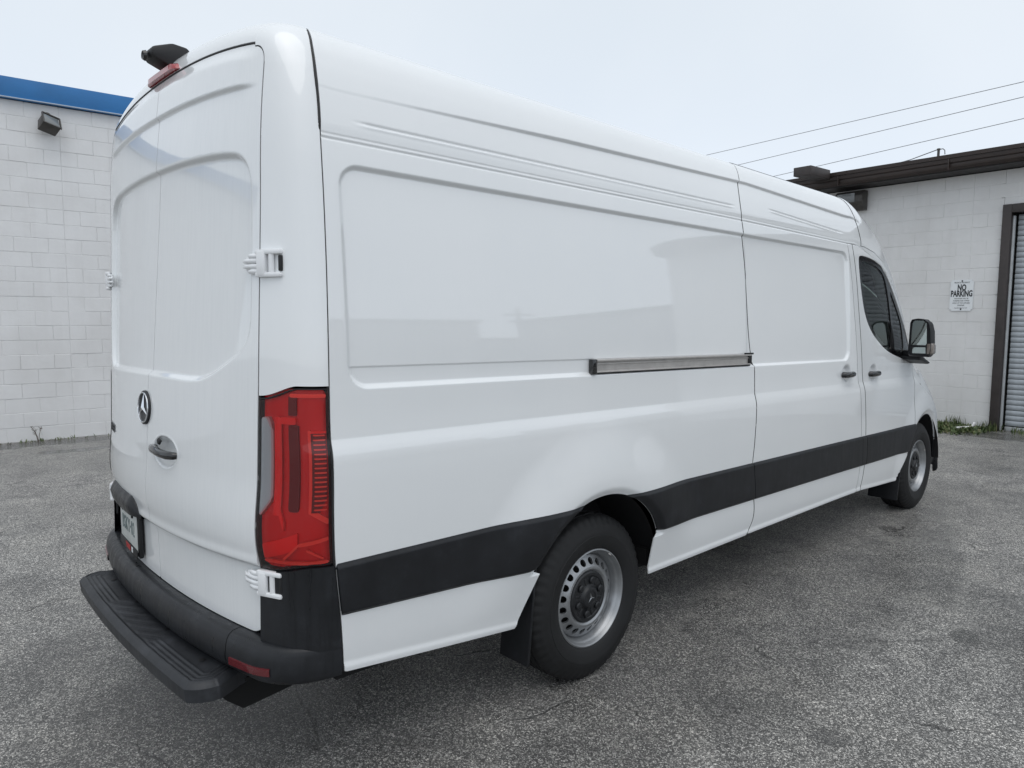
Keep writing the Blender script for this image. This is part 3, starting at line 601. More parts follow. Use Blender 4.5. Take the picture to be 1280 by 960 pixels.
def build_side(sgn,dx,dt):
    right=sgn<0; tall=tfine(.33,T_SH,dt); rel=True
    def grid(x0,x1,ts,**k): return side_grid(sgn,np.arange(x0,x1+dx,dx),ts,rel=rel,**k)
    # quarter panel with the roof shoulder
    P,X,Z,xe,_=grid(.24,2.99 if right else 4.62,tall)
    zp=Z; x1=XS1(zp) if right else XS2(zp)
    G=np.minimum.reduce([X-XSEAM(zp)-GAP,(x1-GAP)-X,Z-zsill(X),arch_sd(X,Z)])
    if not right: G=np.maximum(np.minimum(G,9),np.minimum.reduce([X-XSEAM(zp)-GAP,4.33-X,Z-2.2]))
    qp=panel('quarter_panel',rkP(P),G,'paint',VAN,OUT(sgn))
    # sliding door / pillar / upper roof side
    if right:
        ts=tfine(.36,float(T_of_z(2.25)),dt); P,X,Z,xe,_=grid(2.80,4.70,ts); zg=2.161+.0095*np.clip(X-.3,0,2.6)
        G=np.minimum.reduce([X-XS1(Z)-GAP,XS2(Z)-.078-GAP-X,Z-zsill(X)-.004,zg-Z])
        sdoor=panel('sliding_door',rkP(P),G,'paint',VAN,OUT(sgn))
        G=np.minimum.reduce([X-XS2(Z)+.078-GAP*.4,XS2(Z)-GAP-X,Z-zsill(X)-.004,zg-Z]); panel('pillar_panel',rkP(P),G,'paint',VAN,OUT(sgn))
        tu=tall[tall>float(T_of_z(2.15))]; P,X,Zw,xe,Z=grid(2.78,4.62,tu); Y=np.abs(P[...,1]); zg=2.161+.0095*np.clip(X-.3,0,2.6)
        xf=np.interp(Z,[2.1,2.25,2.34,2.46,2.53],[4.50,4.49,4.47,4.40,4.33])
        g0=np.minimum.reduce([X-XS1(Z)-GAP,Z-zg-.0012])
        panel('upper_panel',rkP(P),np.minimum.reduce([g0,xf-GAP-X,2.528-Z]),'paint',VAN,OUT(sgn))
        panel('roof_shoulder',rkP(P),np.minimum.reduce([X-XS1(Z)-GAP*.5,4.58-X,Z-2.532]),'paint',VAN,OUT(sgn))
    else: sdoor=None; zg=2.18
    # cab: front door, header, fender
    ts=tall; P,X,Z,xe,Zp=grid(4.27,5.66,ts)
    ztop=np.interp(X,[4.3,4.55,4.75,4.90,5.05,5.30,5.52,5.62],[2.186,2.185,2.160,2.112,2.03,1.80,1.50,1.37])
    G=np.minimum.reduce([X-XS2(Z)-GAP,XS3(Z)-GAP-X,Z-zsill(X)-.004,ztop-Z,-poly_sd(X,Z,WIN),arch_sd(X,Z)])
    fd=panel('front_door',rkP(P),G,'paint',VAN,OUT(sgn))
    hx0=np.where(Zp>2.530,4.575,np.interp(Zp,[2.1,2.25,2.34,2.46,2.53],[4.50,4.49,4.47,4.40,4.33])) if right else np.full(X.shape,4.33)
    G=np.minimum.reduce([X-hx0+GAP*.3,Z-ztop-GAP,XNOSE-xe,Z-1.37]); panel('cab_roof_side',rkP(P),np.where(X<5.655,G,-1),'paint',VAN,OUT(sgn))
    P,X,Z,xe,Yp=grid(5.18,6.78,tgrid(.33,2.62,dt*1.5))
    G=np.minimum.reduce([X-XS3(np.minimum(Z,1.5))-GAP,XNOSE-.004-xe,arch_sd(X,Z),Z-.36,(2.5-.0)-np.full(X.shape,0)])
    G=np.minimum(G,np.where(Z<.62,6.30-X,9)); G=np.minimum(G,np.where((Z>1.36)&(X<5.62),X-5.62,9))
    fen=panel('front_fender',rkP(P),G,'paint',VAN,OUT(sgn))
    P,X,Z,xe,_=side_grid(sgn,np.arange(6.28,6.78,dx),tgrid(.36,1.2,dt*1.5),.004,False)
    G=np.minimum.reduce([XNOSE-.006-xe,.66-Z,X-6.34,np.hypot(X-AFX,Z-AFZ)-AFR]); panel('front_bumper',rkP(P),G,'bumper',VAN,OUT(sgn))
    # window: rubber frame with two panes and the mirror sail
    P,X,Z,xe,_=side_grid(sgn,np.arange(4.38,5.56,dx),tgrid(1.25,2.55,dt),-.006,False)
    wd=poly_sd(X,Z,WIN)-.0015; p1=poly_sd(X,Z,PANE); p2=poly_sd(X,Z,QPANE)
    wf=panel('window_frame',rkP(P),np.minimum.reduce([wd,-p1,-p2]),'gloss_black',fd,OUT(sgn),.02)
    P2,*_=side_grid(sgn,np.arange(4.38,5.56,dx),tgrid(1.25,2.55,dt),-.012,False)
    panel('window_pane',rkP(P2),p1+.006,'glass',fd,OUT(sgn),0); panel('window_pane',rkP(P2),p2+.006,'dark_glass',fd,OUT(sgn),0)
    # black side mouldings, one piece per panel
    def mould(x0,x1,gfun,parent):
        ed=lambda X,z:.011*smooth(0,.014,z-np.interp(X,[.285,1.16,1.2],[.664,.617,.619]))*smooth(0,.014,.8375-z)
        P,X,Z,xe,_=grid(x0,x1,tgrid(.60,.86,dt*.8),extra=lambda a,b:ed(a,b)+.001)
        G=np.minimum.reduce([.8375-Z,Z-np.interp(X,[.285,1.16,1.2],[.664,.617,.619]),arch_sd(X,Z)+.003,gfun(X,Z)])
        return panel('side_moulding',rkP(P),G,'moulding',parent,OUT(sgn),.014)
    mould(.26,1.70,lambda X,Z:np.minimum(X-XSEAM(Z)-GAP,1.6-X),qp)
    if right:
        mould(1.5,2.98,lambda X,Z:np.minimum(X-1.6,XS1(Z)-.002-X),qp); mould(2.88,4.60,lambda X,Z:np.minimum(X-XS1(Z)-.003,XS2(Z)-.080-X),sdoor)
        mould(4.44,4.60,lambda X,Z:np.minimum(X-XS2(Z)+.077,XS2(Z)-.003-X),fd)
    else: mould(1.5,4.6,lambda X,Z:np.minimum(X-1.6,XS2(Z)-.003-X),qp)
    mould(4.50,5.62,lambda X,Z:np.minimum.reduce([X-XS2(Z)-.003,XS3(Z)+.02-X]),fd)
    # pull handles in their bowls
    for hx,hz,pp in (((4.205,1.302,sdoor),) if right else ())+((4.672,1.292,fd),):
        yo=sgn*(float(Y_of_z(hz))+.006)
        h=MB().tube([(hx-.085,yo-sgn*.006,hz-.012),(hx-.075,yo+sgn*.012,hz-.012),(hx-.03,yo+sgn*.022,hz-.011),(hx+.03,yo+sgn*.022,hz-.010),(hx+.068,yo+sgn*.012,hz-.010),(hx+.078,yo-sgn*.01,hz-.010)],[.012,.020,.021,.021,.020,.012],12)
        h.box((hx-.058,yo+sgn*.004,hz-.012),(.05,.03,.040),.010)
        h.build('handle','gloss_black',pp,xf=rk)
    return qp,sdoor,fd,fen
QP,SD,FD,FEN=build_side(-1,.009,.0052)
build_side(1,.030,.016)
# roof centre (both halves), windscreen and bonnet
def centre(name,x0,x1,dx,gf,mat,off=0):
    tr=np.linspace(T_SH,TMAX,30); ts=np.r_[tr,tr[-2::-1]]; sg=np.r_[-np.ones(30),np.ones(29)]
    xs=np.arange(x0,x1+dx,dx); T,X=np.meshgrid(ts,xs); y,z=prof(T); z=z+off; S=np.broadcast_to(sg,X.shape)
    x2,y2,z2,xe=front_warp(X,y,z); P=np.stack([x2,S*y2,z2],-1); return panel(name,rkP(P),gf(X,z2,xe,S*y2),mat,VAN,(0,0,1.),.0)
centre('roof',.30,5.2,.04,lambda X,Z,xe,Y:np.minimum(X-XSEAM(np.minimum(Z,2.6)),4.62-xe),'paint')
def front_grid(gf,name,mat,off=0):
    tr=np.linspace(float(T_of_z(1.2)),TMAX,110); ts=np.r_[tr,tr[-2::-1]]; sg=np.r_[-np.ones(110),np.ones(109)]
    xs=np.arange(4.5,7.12,.02); T,X=np.meshgrid(ts,xs); y,z=prof(T); S=np.broadcast_to(sg,X.shape)
    x2,y2,z2,xe=front_warp(X,y,z); P=np.stack([x2,S*y2,z2+off],-1); return panel(name,rkP(P),gf(X,z2,xe,np.abs(y2)),mat,VAN,(.6,0,.8),.01)
TOPG=lambda Y:.67-Y
front_grid(lambda X,Z,xe,Y:np.minimum.reduce([xe-4.62,4.90-xe,np.where(xe<5,.90-Y,9)]),'cab_roof','paint',-.002)
front_grid(lambda X,Z,xe,Y:np.minimum.reduce([xe-4.905,5.64-xe,.89-Y,X-4.9]),'windscreen','glass',.003)
front_grid(lambda X,Z,xe,Y:np.minimum.reduce([xe-5.645,6.50-xe,.86-Y]),'bonnet','paint',.002)
front_grid(lambda X,Z,xe,Y:np.minimum.reduce([xe-6.505,XNOSE-xe]),'grille','gloss_black',.0)
# ---------------------------------------------------------------- rear: corner loft, doors, lamps, bumper
ZTOPD=lambda y:2.500-.055*(np.abs(y)/.8)**2.5
def inner_curve(t):
    """door-opening outline matched to profile parameter t: |y|, z"""
    y,z=prof(t); t1=float(T_of_z(2.385)); t2=float(np.interp(-.735,-PQ[:,0][PS>1.2],PS[PS>1.2]))
    f=np.clip((t-t1)/(t2-t1),0,1); an=f*math.pi/2; cy,cz,r=.740,2.388,.061
    yi=np.where(t<t1,.8025,np.where(t>t2,y*(.74/.735),cy+r*np.cos(an))); zi=np.where(t<t1,z,np.where(t>t2,ZTOPD(y)+.0055,cz+r*np.sin(an)))
    return yi,zi
def loft(sgn,us,ts,off=0.):
    """corner surface: u=0 on the side seam, u=1 at the door edge"""
    T,U=np.meshgrid(ts,us); yo,zo=prof(T); xo=XSEAM(zo); yi,zi=inner_curve(T); xi=rear_x(yi,zi)
    sl=2.2*CC(zi)/.8*(yi/.8)**1.2
    xc=xi+sl*np.maximum(yo-yi,0)*.9+.012; yc=yo; zc=zo
    B=lambda a,b,c:(1-U)**2*a+2*U*(1-U)*b+U**2*c
    P=np.stack([B(xo,xc,xi),sgn*B(yo,yc,yi),B(zo,zc,zi)],-1)
    if np.any(off):
        di=np.gradient(P,axis=0); dj=np.gradient(P,axis=1); n=np.cross(di,dj); n/=np.linalg.norm(n,axis=2,keepdims=True)+1e-9
        if (n[...,0].mean()>0): n=-n
        P=P+n*(off[...,None] if hasattr(off,'shape') else off)
    return P,U,B(zo,zc,zi)
OUTR=lambda sgn:(lambda P:np.stack([-np.ones(P.shape[:2]),sgn*.6*np.ones(P.shape[:2]),.35*np.ones(P.shape[:2])],-1))
us=np.linspace(0,1,41)
zt_lamp=lambda U:1.392-.036*smooth(.5,1,U); zb_lamp=lambda U:.842-.030*smooth(.3,1,U)
def lamp_patch(name,sgn,u0,u1,z0,z1,off,mat,parent,nu=14,nz=24,flange=.02,shape=None):
    uu=np.linspace(max(0,u0-.03),min(1,u1+.03),nu); tt=np.arange(float(T_of_z(z0-.012)),float(T_of_z(z1+.012)),max(.003,(z1-z0)/nz)); o=off(*np.meshgrid(uu,tt,indexing='ij')) if callable(off) else off
    P,U,Z=loft(sgn,uu,tt,o); G=np.minimum.reduce([(U-u0)*.2+1e-5,(u1-U)*.2+1e-5,Z-z0,z1-Z])
    if shape is not None: G=np.minimum(G,shape(U,Z))
    return panel(name,rkP(P),G,mat,parent,OUTR(sgn),flange)
for sgn in (-1,1):
    hi=sgn<0
    ts=np.r_[np.arange(float(T_of_z(1.33)),float(T_of_z(2.3)),.006 if hi else .02),np.linspace(float(T_of_z(2.3)),TMAX,150 if hi else 60)]
    P,U,Z=loft(sgn,us,ts); G=np.where(Z>2.3,1.,(Z-zt_lamp(U)-.006)); panel('rear_pillar',rkP(P),G,'paint',VAN,OUTR(sgn),.02)
    # tail light: black tray, inner reflectors, red cover
    TL=sub('tail_light',VAN,'tall red tail light with ribbed block and clear reversing window' if hi else None)
    ts=np.arange(float(T_of_z(.78)),float(T_of_z(1.42)),.005 if hi else .015)
    P,U,Z=loft(sgn,us,ts,-.030); panel('tray',rkP(P),np.minimum(zt_lamp(U)-.001-Z,Z-zb_lamp(U)+.006),'black',TL,OUTR(sgn),.0)
    P,U,Z=loft(sgn,us,ts,-.0015); gb=np.minimum.reduce([zt_lamp(U)-.001-Z,Z-zb_lamp(U)+.006]); gi=np.minimum.reduce([zt_lamp(U)-.006-Z,Z-zb_lamp(U)+.001,(U-.007)*.2,(.991-U)*.2])
    panel('surround',rkP(P),np.minimum(gb,-gi),'black',TL,OUTR(sgn),.03)
    if hi:
        rev=lambda U,Z:np.minimum.reduce([(U-.845)*.2,Z-(.992+(.955-U)*.45),1.295-.03*smooth(.06,.0,U-.845)-Z])
        P,U,Z=loft(sgn,us,ts,.002); gi=np.minimum.reduce([zt_lamp(U)-.007-Z,Z-zb_lamp(U)-.000,(U-.010)*.2,(.988-U)*.2])
        panel('lens',rkP(P),np.minimum(gi,-rev(U,Z)),'red_lens',TL,OUTR(sgn),.0)
        panel('reversing_window',rkP(P),np.minimum(gi,rev(U,Z)-.0005),'clear_lens',TL,OUTR(sgn),.0)
        lamp_patch('reversing_reflector',sgn,.843,.99,.94,1.30,lambda u,z:-.007+.0012*np.sin(u*260),'reverse_inner',TL,shape=lambda U,Z:rev(U,Z)+.002)
        for i in range(6): lamp_patch('reversing_ring',sgn,.862+i*.014,.965,1.278-i*.009,1.2815-i*.009,-.010,'ring_bright',TL,6,3,.003)
        lamp_patch('reversing_ring',sgn,.85,.965,1.142,1.146,-.010,'ring_bright',TL,6,3,.003)
        lamp_patch('inner_back',sgn,.012,.985,.815,1.388,-.019,'lamp_inner',TL)
        lamp_patch('dark_slot',sgn,.52,.655,1.005,1.275,-.011,'lamp_dark',TL); lamp_patch('dark_slot',sgn,.55,.66,1.305,1.365,-.012,'lamp_dark',TL)
        lamp_patch('light_guide',sgn,.745,.835,.99,1.30,lambda u,z:-.011+.005*np.cos((u-.79)*30),'lamp_mid',TL); lamp_patch('light_guide',sgn,.55,.75,1.278,1.30,-.008,'lamp_mid',TL)
        lamp_patch('top_bar',sgn,.04,.63,1.362,1.374,-.006,'lamp_bright',TL)
        lamp_patch('rib_block',sgn,.05,.34,1.00,1.255,-.012,'lamp_dark',TL,shape=lambda U,Z:(Z-1.00)-np.maximum(0,.2-U)*.35)
        lamp_patch('rib_frame',sgn,.325,.37,1.00,1.262,-.006,'lamp_bright',TL); lamp_patch('rib_frame',sgn,.04,.37,1.252,1.260,-.007,'lamp_mid',TL)
        zz=1.012
        while zz<1.245:
            lamp_patch('rib',sgn,.05,.31,zz,zz+.0050,-.006,'lamp_bright',TL,6,3,.006); zz+=.0145
        lamp_patch('rib_foot',sgn,.04,.36,.955,1.005,-.007,'lamp_bright',TL,shape=lambda U,Z:.010-np.abs(Z-(.975+(U-.05)*.12)))
        for (ua,za,ub,zb,wd,mt,of) in ((.05,.922,.50,.902,.006,'lamp_bright',-.006),(.50,.902,.72,.848,.005,'lamp_bright',-.006),(.05,.848,.96,.836,.005,'lamp_bright',-.006),(.52,.915,.96,.865,.026,'lamp_mid',-.010),(.14,.858,.40,.886,.004,'lamp_bright',-.006),(.70,.955,.80,1.03,.016,'lamp_mid',-.010)):
            a0,a1=min(ua,ub),max(ua,ub)
            lamp_patch('facet',sgn,a0,a1,min(za,zb)-wd,max(za,zb)+wd,of,mt,TL,16,20,.008,shape=lambda U,Z,ua=ua,za=za,ub=ub,zb=zb,wd=wd:wd-np.abs(Z-(za+(zb-za)*(U-ua)/(ub-ua))))
    else:
        P,U,Z=loft(sgn,us,ts,.002); gi=np.minimum.reduce([zt_lamp(U)-.007-Z,Z-zb_lamp(U)-.000,(U-.010)*.2,(.988-U)*.2]); panel('lens',rkP(P),gi,'red_lens',TL,OUTR(sgn),0)
        lamp_patch('inner_back',sgn,.03,.95,.83,1.385,-.022,'lamp_mid',TL)
# rear doors
def door_out(Y,Z,s):
    """outline of one door; s=-1 right door, +1 left"""
    y=Y*s; g=np.minimum.reduce([y-.0022 if s>0 else y-.0022,.7965-y,ZTOPD(Y)-Z,Z-.572])
    cy,cz,r=.740,2.388,.0565; corner=(y>cy)&(Z>cz); g=np.where(corner,np.minimum(g,r-np.hypot(y-cy,Z-cz)),g)
    cy,cz,r=.715,.655,.083; corner=(y>cy)&(Z<cz); g=np.where(corner,np.minimum(g,r-np.hypot(y-cy,Z-cz)),g); return g
REC=chaikin([(-.70,2.118),(-.60,2.138),(-.413,2.150),(-.2,2.157),(0,2.158),(.2,2.157),(.413,2.150),(.60,2.140),(.69,2.118),(.742,2.06),(.752,1.9),(.757,1.60),(.752,1.50),(.735,1.42),(.70,1.378),(.60,1.374),(.3,1.380),(0,1.384),(-.25,1.384),(-.42,1.384),(-.50,1.398),(-.60,1.440),(-.70,1.492),(-.745,1.54),(-.757,1.62),(-.752,1.9),(-.748,2.05)],2)
def rear_relief(Y,Z):
    q=poly_sd(Y,Z,REC); d=.018*smooth(-.003,.016,q)                      # + = forward (inwards)
    zc=2.357-.030*(np.abs(Y)/.76)**2.4; d-=.012*smooth(-.009,.003,Z-zc)*smooth(.79,.66,np.abs(Y))*smooth(.002,.05,ZTOPD(Y)-Z)
    zl=.800+.012*(np.abs(Y)/.8)**2; d+=.020*smooth(.004,-.010,Z-zl)-.006*np.exp(-((Z-zl-.01)/.02)**2)
    h=np.hypot((Y+.190)/.112,(Z-1.108)/.057); d+=.034*smooth(1.0,.72,h); d-=.002*np.exp(-((h-1.02)/.06)**2)
    return d
yy=np.arange(-.806,.807,.0055); zz=np.arange(.56,2.52,.0055); Zg,Yg=np.meshgrid(zz,yy); Pd=np.stack([rear_x(Yg,Zg)+rear_relief(Yg,Zg),Yg,Zg],-1)
RDR=panel('rear_door',rkP(Pd),door_out(Yg,Zg,-1),'paint_rear',VAN,(-1.,0,0),.010); RDR['label']='right rear door carrying the pull handle'
RDL=panel('rear_door',rkP(Pd),door_out(Yg,Zg,1),'paint_rear',VAN,(-1.,0,0),.010); RDL['label']='left rear door carrying the number plate'
# black sheets behind the gaps, coloured for the shade inside them
def gap_shade_skin():
    P=np.stack([rear_x(Yg[::8,::8],Zg[::8,::8])+.045,Yg[::8,::8],Zg[::8,::8]],-1); panel('door_gap_shade',rkP(P),np.full(P.shape[:2],1.),'under',VAN,(-1.,0,0),0)
    for sgn in (-1,1):
        P,X,Z,xe,_=side_grid(sgn,np.arange(.26,4.5,.08),np.r_[tgrid(.80,2.5,.05),T_SH],-.035,False); panel('gap_shade_skin',rkP(P),np.where(Z>.88,1.,np.abs(X-ARX)-.6),'under',VAN,OUT(sgn),0)
gap_shade_skin()
# rear handle, star emblem, dealer badge, plate
def rp(y,z,o=0.): return Vector((float(rear_x(y,z))-o,y,z))
MB().tube([rp(-.082,1.112,-.005),rp(-.090,1.112,.010),rp(-.13,1.112,.020),rp(-.20,1.108,.024),rp(-.26,1.106,.020),rp(-.290,1.106,.008),rp(-.295,1.106,-.01)],[.011,.014,.0155,.0155,.0155,.014,.010],14).build('handle','gloss_black',RDR,xf=rk)
MB().lathe([(0,0),(-.010,.014),(-.016,.010),(-.016,0)],16,'x',rp(-.135,1.140,-.010)).build('key_lock','black',RDR,xf=rk)
EM=rp(.026,1.253,.004)
def em(q): return rk(EM+Matrix.Rotation(R(3.4),3,'Y')@Vector(q))
MB().lathe([(-.0015,0),(-.0015,.054),(-.005,.0615),(-.003,.0655),(.006,.067)],48,'x').build('emblem_disc','letter',RDL,xf=em)
MB().lathe([(-.001,.0605),(-.007,.0600),(-.0085,.0575),(-.007,.0552),(-.001,.0545)],56,'x').build('emblem_ring','chrome',RDL,xf=em)
sm_=MB(); tips=[]
for i in range(3):
    a=math.pi/2+i*2*math.pi/3; t=Vector((-.004,math.cos(a)*.0555,math.sin(a)*.0555)); l=Vector((-.004,math.cos(a+math.pi/3)*.0068,math.sin(a+math.pi/3)*.0068)); r_=Vector((-.004,math.cos(a-math.pi/3)*.0068,math.sin(a-math.pi/3)*.0068)); c=Vector((-.013,0,0))
    sm_.add([t,l,c,r_],[(0,1,2),(0,2,3)])
sm_.build('emblem_star','chrome',RDL,xf=em,smooth=False)
def wrap_text(name,me,y0,z0,mat,parent):
    for v in me.vertices:
        y=y0-v.co.x; z=z0+v.co.y; q=rk(rp(y,z,.0025+max(0,v.co.z)*.5)); v.co=Vector(q)
    me.materials.clear(); me.materials.append(M[mat]); me.update(); o=bpy.data.objects.new(name,me); return link(o,parent)
wrap_text('badge_lettering',text_mesh('SPRINTER',.044,.003,.95,1.05,.0012),.665,1.100,'letter',RDL)
# plate hood and plate
hood=[]; YH=np.linspace(.125,.63,26)
m=MB(); prev=None
vs=[];fs=[]
for i,y in enumerate(YH):
    e=min(1,(y-.125)/.07,(.63-y)/.05); e=max(0,e)**.7
    top=.800+.070*e; ou=.004+.028*e; a=rp(y,top,.004); b=rp(y,top-.014*e,.012*e+.004); c=rp(y,.800+.030*e,ou); d=rp(y,.792,ou-.004*e); f=rp(y,.786,.006)
    vs+= [rp(y,top,-.02),a,b,c,d,f,rp(y,.786,-.02)]
for i in range(len(YH)-1):
    for j in range(6): fs.append((i*7+j,(i+1)*7+j,(i+1)*7+j+1,i*7+j+1))
m.add(vs,fs).build('plate_hood','bumper',RDL,xf=rk,sharp=R(50))
PL=Vector((.040,.345,.700)); pa=math.atan((float(rear_x(.5,.7))-float(rear_x(.19,.7)))/.31)
def pt(q): return rk(PL+Matrix.Rotation(-pa,3,'Z')@Vector(q))
MB().box((.012,0,-.004),(.018,.330,.182),.006).build('plate_frame','black',RDL,xf=pt)
MB().box((0,0,.006),(.004,.306,.150),.0015).build('number_plate','plate',RDL,xf=pt)
def plate_text(s,size,y,z,mat,sx,bold=0.):
    me=text_mesh(s,size,.0008,sx,1.1,bold)
    for v in me.vertices: v.co=Vector(pt((-.0028-(.0038 if mat=='red_paint' else 0)-v.co.z,y-v.co.x,z+v.co.y)))
    me.materials.clear(); me.materials.append(M[mat]); me.update(); link(bpy.data.objects.new('plate_lettering',me),RDL)
plate_text('BSKY\u00b702',.088,0,.012,'plate_text',.68,.0)
MB().box((-.0035,0,-.077),(.004,.318,.036),.001).build('plate_strip','black',RDL,xf=pt)
plate_text('YOURS',.030,.0,-.077,'red_paint',.8,.0015)
MB().box((-.0062,-.075,-.075),(.002,.02,.022)).build('strip_mark','white_print',RDL,xf=pt)
for y in (-.09,.09): MB().lathe([(0,0),(-.006,.006),(0,.008)],10,'x',(-.002,y,.070)).build('plate_bolt','black',RDL,xf=pt)
# hinges
def hinge(sgn,z,ang,yc,name='door_hinge'):
    h=sub(name,VAN); xb=float(rear_x(.80,z)); ro=Matrix.Rotation(-sgn*ang,3,'Z')
    tr=lambda q:rk(Vector((xb,sgn*.812,z))+ro@Vector((q[0]*.70,sgn*q[1]*.98,q[2]*.96)))
    b=MB().box((-.010,.038,.036),(.034,.100,.016),.006).box((-.010,.038,-.036),(.034,.100,.016),.006).box((-.012,.012,0),(.036,.034,.080),.007).box((.002,.05,0),(.016,.09,.080),.004)
    b.build('hinge_body','hinge_white',h,xf=tr)
    MB().tube([(-.014,.048,-.03),(-.014,.048,.03)],.0105,12).build('hinge_pin','hinge_white',h,xf=tr)
    MB().box((-.008,.082,0),(.022,.012,.050),.003).build('rubber_pad','black',h,xf=tr)
    ro2=Matrix.Rotation(sgn*R(-10),3,'Z'); tr2=lambda q:rk(Vector((xb,sgn*.802,z))+ro2@Vector((q[0]*.75,sgn*q[1]*1.0,q[2]*.98)))
    st=MB()
    for dz,l in ((.024,.055),(.009,.088),(-.008,.088),(-.024,.060)): st.tube([(-.006,.0,dz),(-.014,-.02,dz),(-.012,-l*.7,dz),(.002,-l,dz)],[.008,.0085,.0075,.004],10)
    st.box((.0,-.045,0),(.010,.05,.045),.004).build('hinge_strap','hinge_white',h,xf=tr2)
    MB().box((-.002,-.008,.0),(.020,.014,.052),.003).build('strap_shadow_gap','black',h,xf=tr2)
for s in (-1,1): hinge(s,1.772,R(24),0); hinge(s,.765,R(24),0)
# high brake light strip with camera pod
BL=sub('brake_light',VAN,'red high brake light strip with a black camera pod on the roof edge')
vs=[];fs=[]
for i,y in enumerate(np.linspace(-.165,.165,17)):
    e=min(1,(.165-abs(y))/.04)**.5; zb=ZTOPD(y)+.004; x0=float(rear_x(y,2.5))
    vs+= [(x0+.012,y,zb+.004),(x0+.002-.022*e,y,zb+.008),(x0+.004-.022*e,y,zb+.022*e+.006),(x0+.030,y,zb+.040*e+.004),(x0+.10,y,zb+.052*e)]
for i in range(16):
    for j in range(4): fs.append((i*5+j,(i+1)*5+j,(i+1)*5+j+1,i*5+j+1))
MB().add(vs,fs).build('brake_lens','brake_red',BL,xf=rk,sharp=R(60))
cm=MB().prism([(.092,2.568),(.080,2.588),(.088,2.608),(.160,2.636),(.212,2.632),(.252,2.596),(.230,2.558),(.14,2.550)],'y',-.050,.050,.010)
cm.build('camera_pod','black',BL,xf=rk)
MB().box((.205,0,2.545),(.06,.07,.05),.008).build('pod_foot','gloss_black',BL,xf=rk)
MB().lathe([(.0,.0),(-.010,.016),(.0,.020)],18,'x',(.075,0,2.580)).build('camera_lens','gloss_black',BL,xf=rk)

# ---- black tubes in the panel gaps, standing for their deep shade
def surf_pt(x,z,off=-.004,sgn=-1):
    t=np.array([[float(T_of_z(z))]]); X=np.array([[float(x)]]); y,zz=prof(t); ny,nz=prof_n(t); d=relief(X,zz)+off
    x2,y2,z2,_=front_warp(X,y+ny*d,zz+nz*d); return rk((float(x2[0,0]),sgn*float(y2[0,0]),float(z2[0,0])))
def shade_line(pts,r,parent=VAN): MB().tube(pts,r,6).build('gap_shade_line','black',parent)
zz_=lambda a,b,n=60:np.linspace(a,b,n)
shade_line([surf_pt(float(XSEAM(z)),z,-.0045) for z in zz_(.475,2.556,110)],.0043)
shade_line([surf_pt(float(XS1(z)),z,-.003) for z in zz_(.425,2.53,110)]+[surf_pt(x,2.530,-.002) for x in np.linspace(2.96,4.30,24)],.0040)
shade_line([surf_pt(x,2.530,-.001) for x in np.linspace(4.24,4.32,5)]+[surf_pt(float(np.interp(z,[2.1,2.25,2.34,2.46,2.53],[4.50,4.49,4.47,4.40,4.33])),z,-.001) for z in zz_(2.526,2.20,24)],.0034)
shade_line([surf_pt(float(XS2(z)),z,-.003) for z in zz_(.435,2.18,80)],.0042)
shade_line([surf_pt(float(XS2(z))-.078,z,-.003) for z in zz_(.435,2.17,80)],.0020)
shade_line([surf_pt(x,2.161+.0095*min(max(x-.3,0),2.6),-.0035) for x in np.linspace(2.86,4.33,40)],.0018)
shade_line([surf_pt(x,float(np.interp(x,[4.3,4.55,4.75,4.90],[2.186,2.185,2.163,2.125])),-.003) for x in np.linspace(4.33,4.6,12)],.0028)
shade_line([surf_pt(float(XS3(z)),z,-.003) for z in zz_(.66,1.33,30)],.0028)
for sg in (-1,1):
    pts=[]
    for z in zz_(.66,2.388,70): pts.append(rk((float(rear_x(.7995,z))+.006,sg*.7995,z)))
    for a in np.linspace(0,math.pi/2,10): pts.append(rk((float(rear_x(.79,2.43))+.004,sg*(.740+.0590*math.cos(a)),2.388+.0590*math.sin(a))))
    for y in np.linspace(.735,0,40): pts.append(rk((float(rear_x(y,ZTOPD(y)))+.002,sg*y,float(ZTOPD(y))+.0028)))
    shade_line(pts,.0046)
# ---- bumper: swept round the rear; w in [-1,1] runs along the rear (y=.8w), 1..2 round the corner to the side seam
def ring_frame(w):
    s=1 if w>=0 else -1; w=abs(w)
    if w<=1:
        y=w*.8; e=1e-3; p=np.array([float(rear_x(y,.56)),y]); t=np.array([float(rear_x(y+e,.56))-p[0],e]); k=1.
    else:
        u=2-w; P,_,_=loft(1,np.array([u,max(0.,u-1e-3)]),np.array([float(T_of_z(.56)),float(T_of_z(.58))])); p=P[0,0,:2]; t=P[1,0,:2]-P[0,0,:2]
        if u<=1e-6: t=np.array([1.,0.])
        k=1-.86*float(smooth(0,.85,w-1))
    t=t/(np.linalg.norm(t)+1e-12); n=np.array([-t[1],t[0]]); return p,n,k,s
def ring_pt(w,o,z):
    p,n,k,s=ring_frame(w); q=p+n*(o*k if o>0 else o); return (q[0],s*q[1],z)
BPROF=[(-.05,.566),(-.004,.570),(.016,.567),(.030,.558),(.038,.545),(.044,.520),(.046,.490),(.042,.462),(.032,.449),(.012,.443),(-.05,.440)]
def ring(name,w0,w1,nseg=60):
    V=[];F=[];n=len(BPROF)
    for wv in np.linspace(w0,w1,nseg):
        lift=.020*float(smooth(1.0,2.0,abs(wv)))
        for o,z in BPROF: V.append(ring_pt(wv,o,z+(lift if z<.5 else 0)))
    for i in range(nseg-1):
        for j in range(n-1): F.append((i*n+j,(i+1)*n+j,(i+1)*n+j+1,i*n+j+1))
    return MB().add(V,F).build(name,'bumper',VAN,xf=rk,sharp=R(60))
ring('rear_bumper',-.828,.828,90)
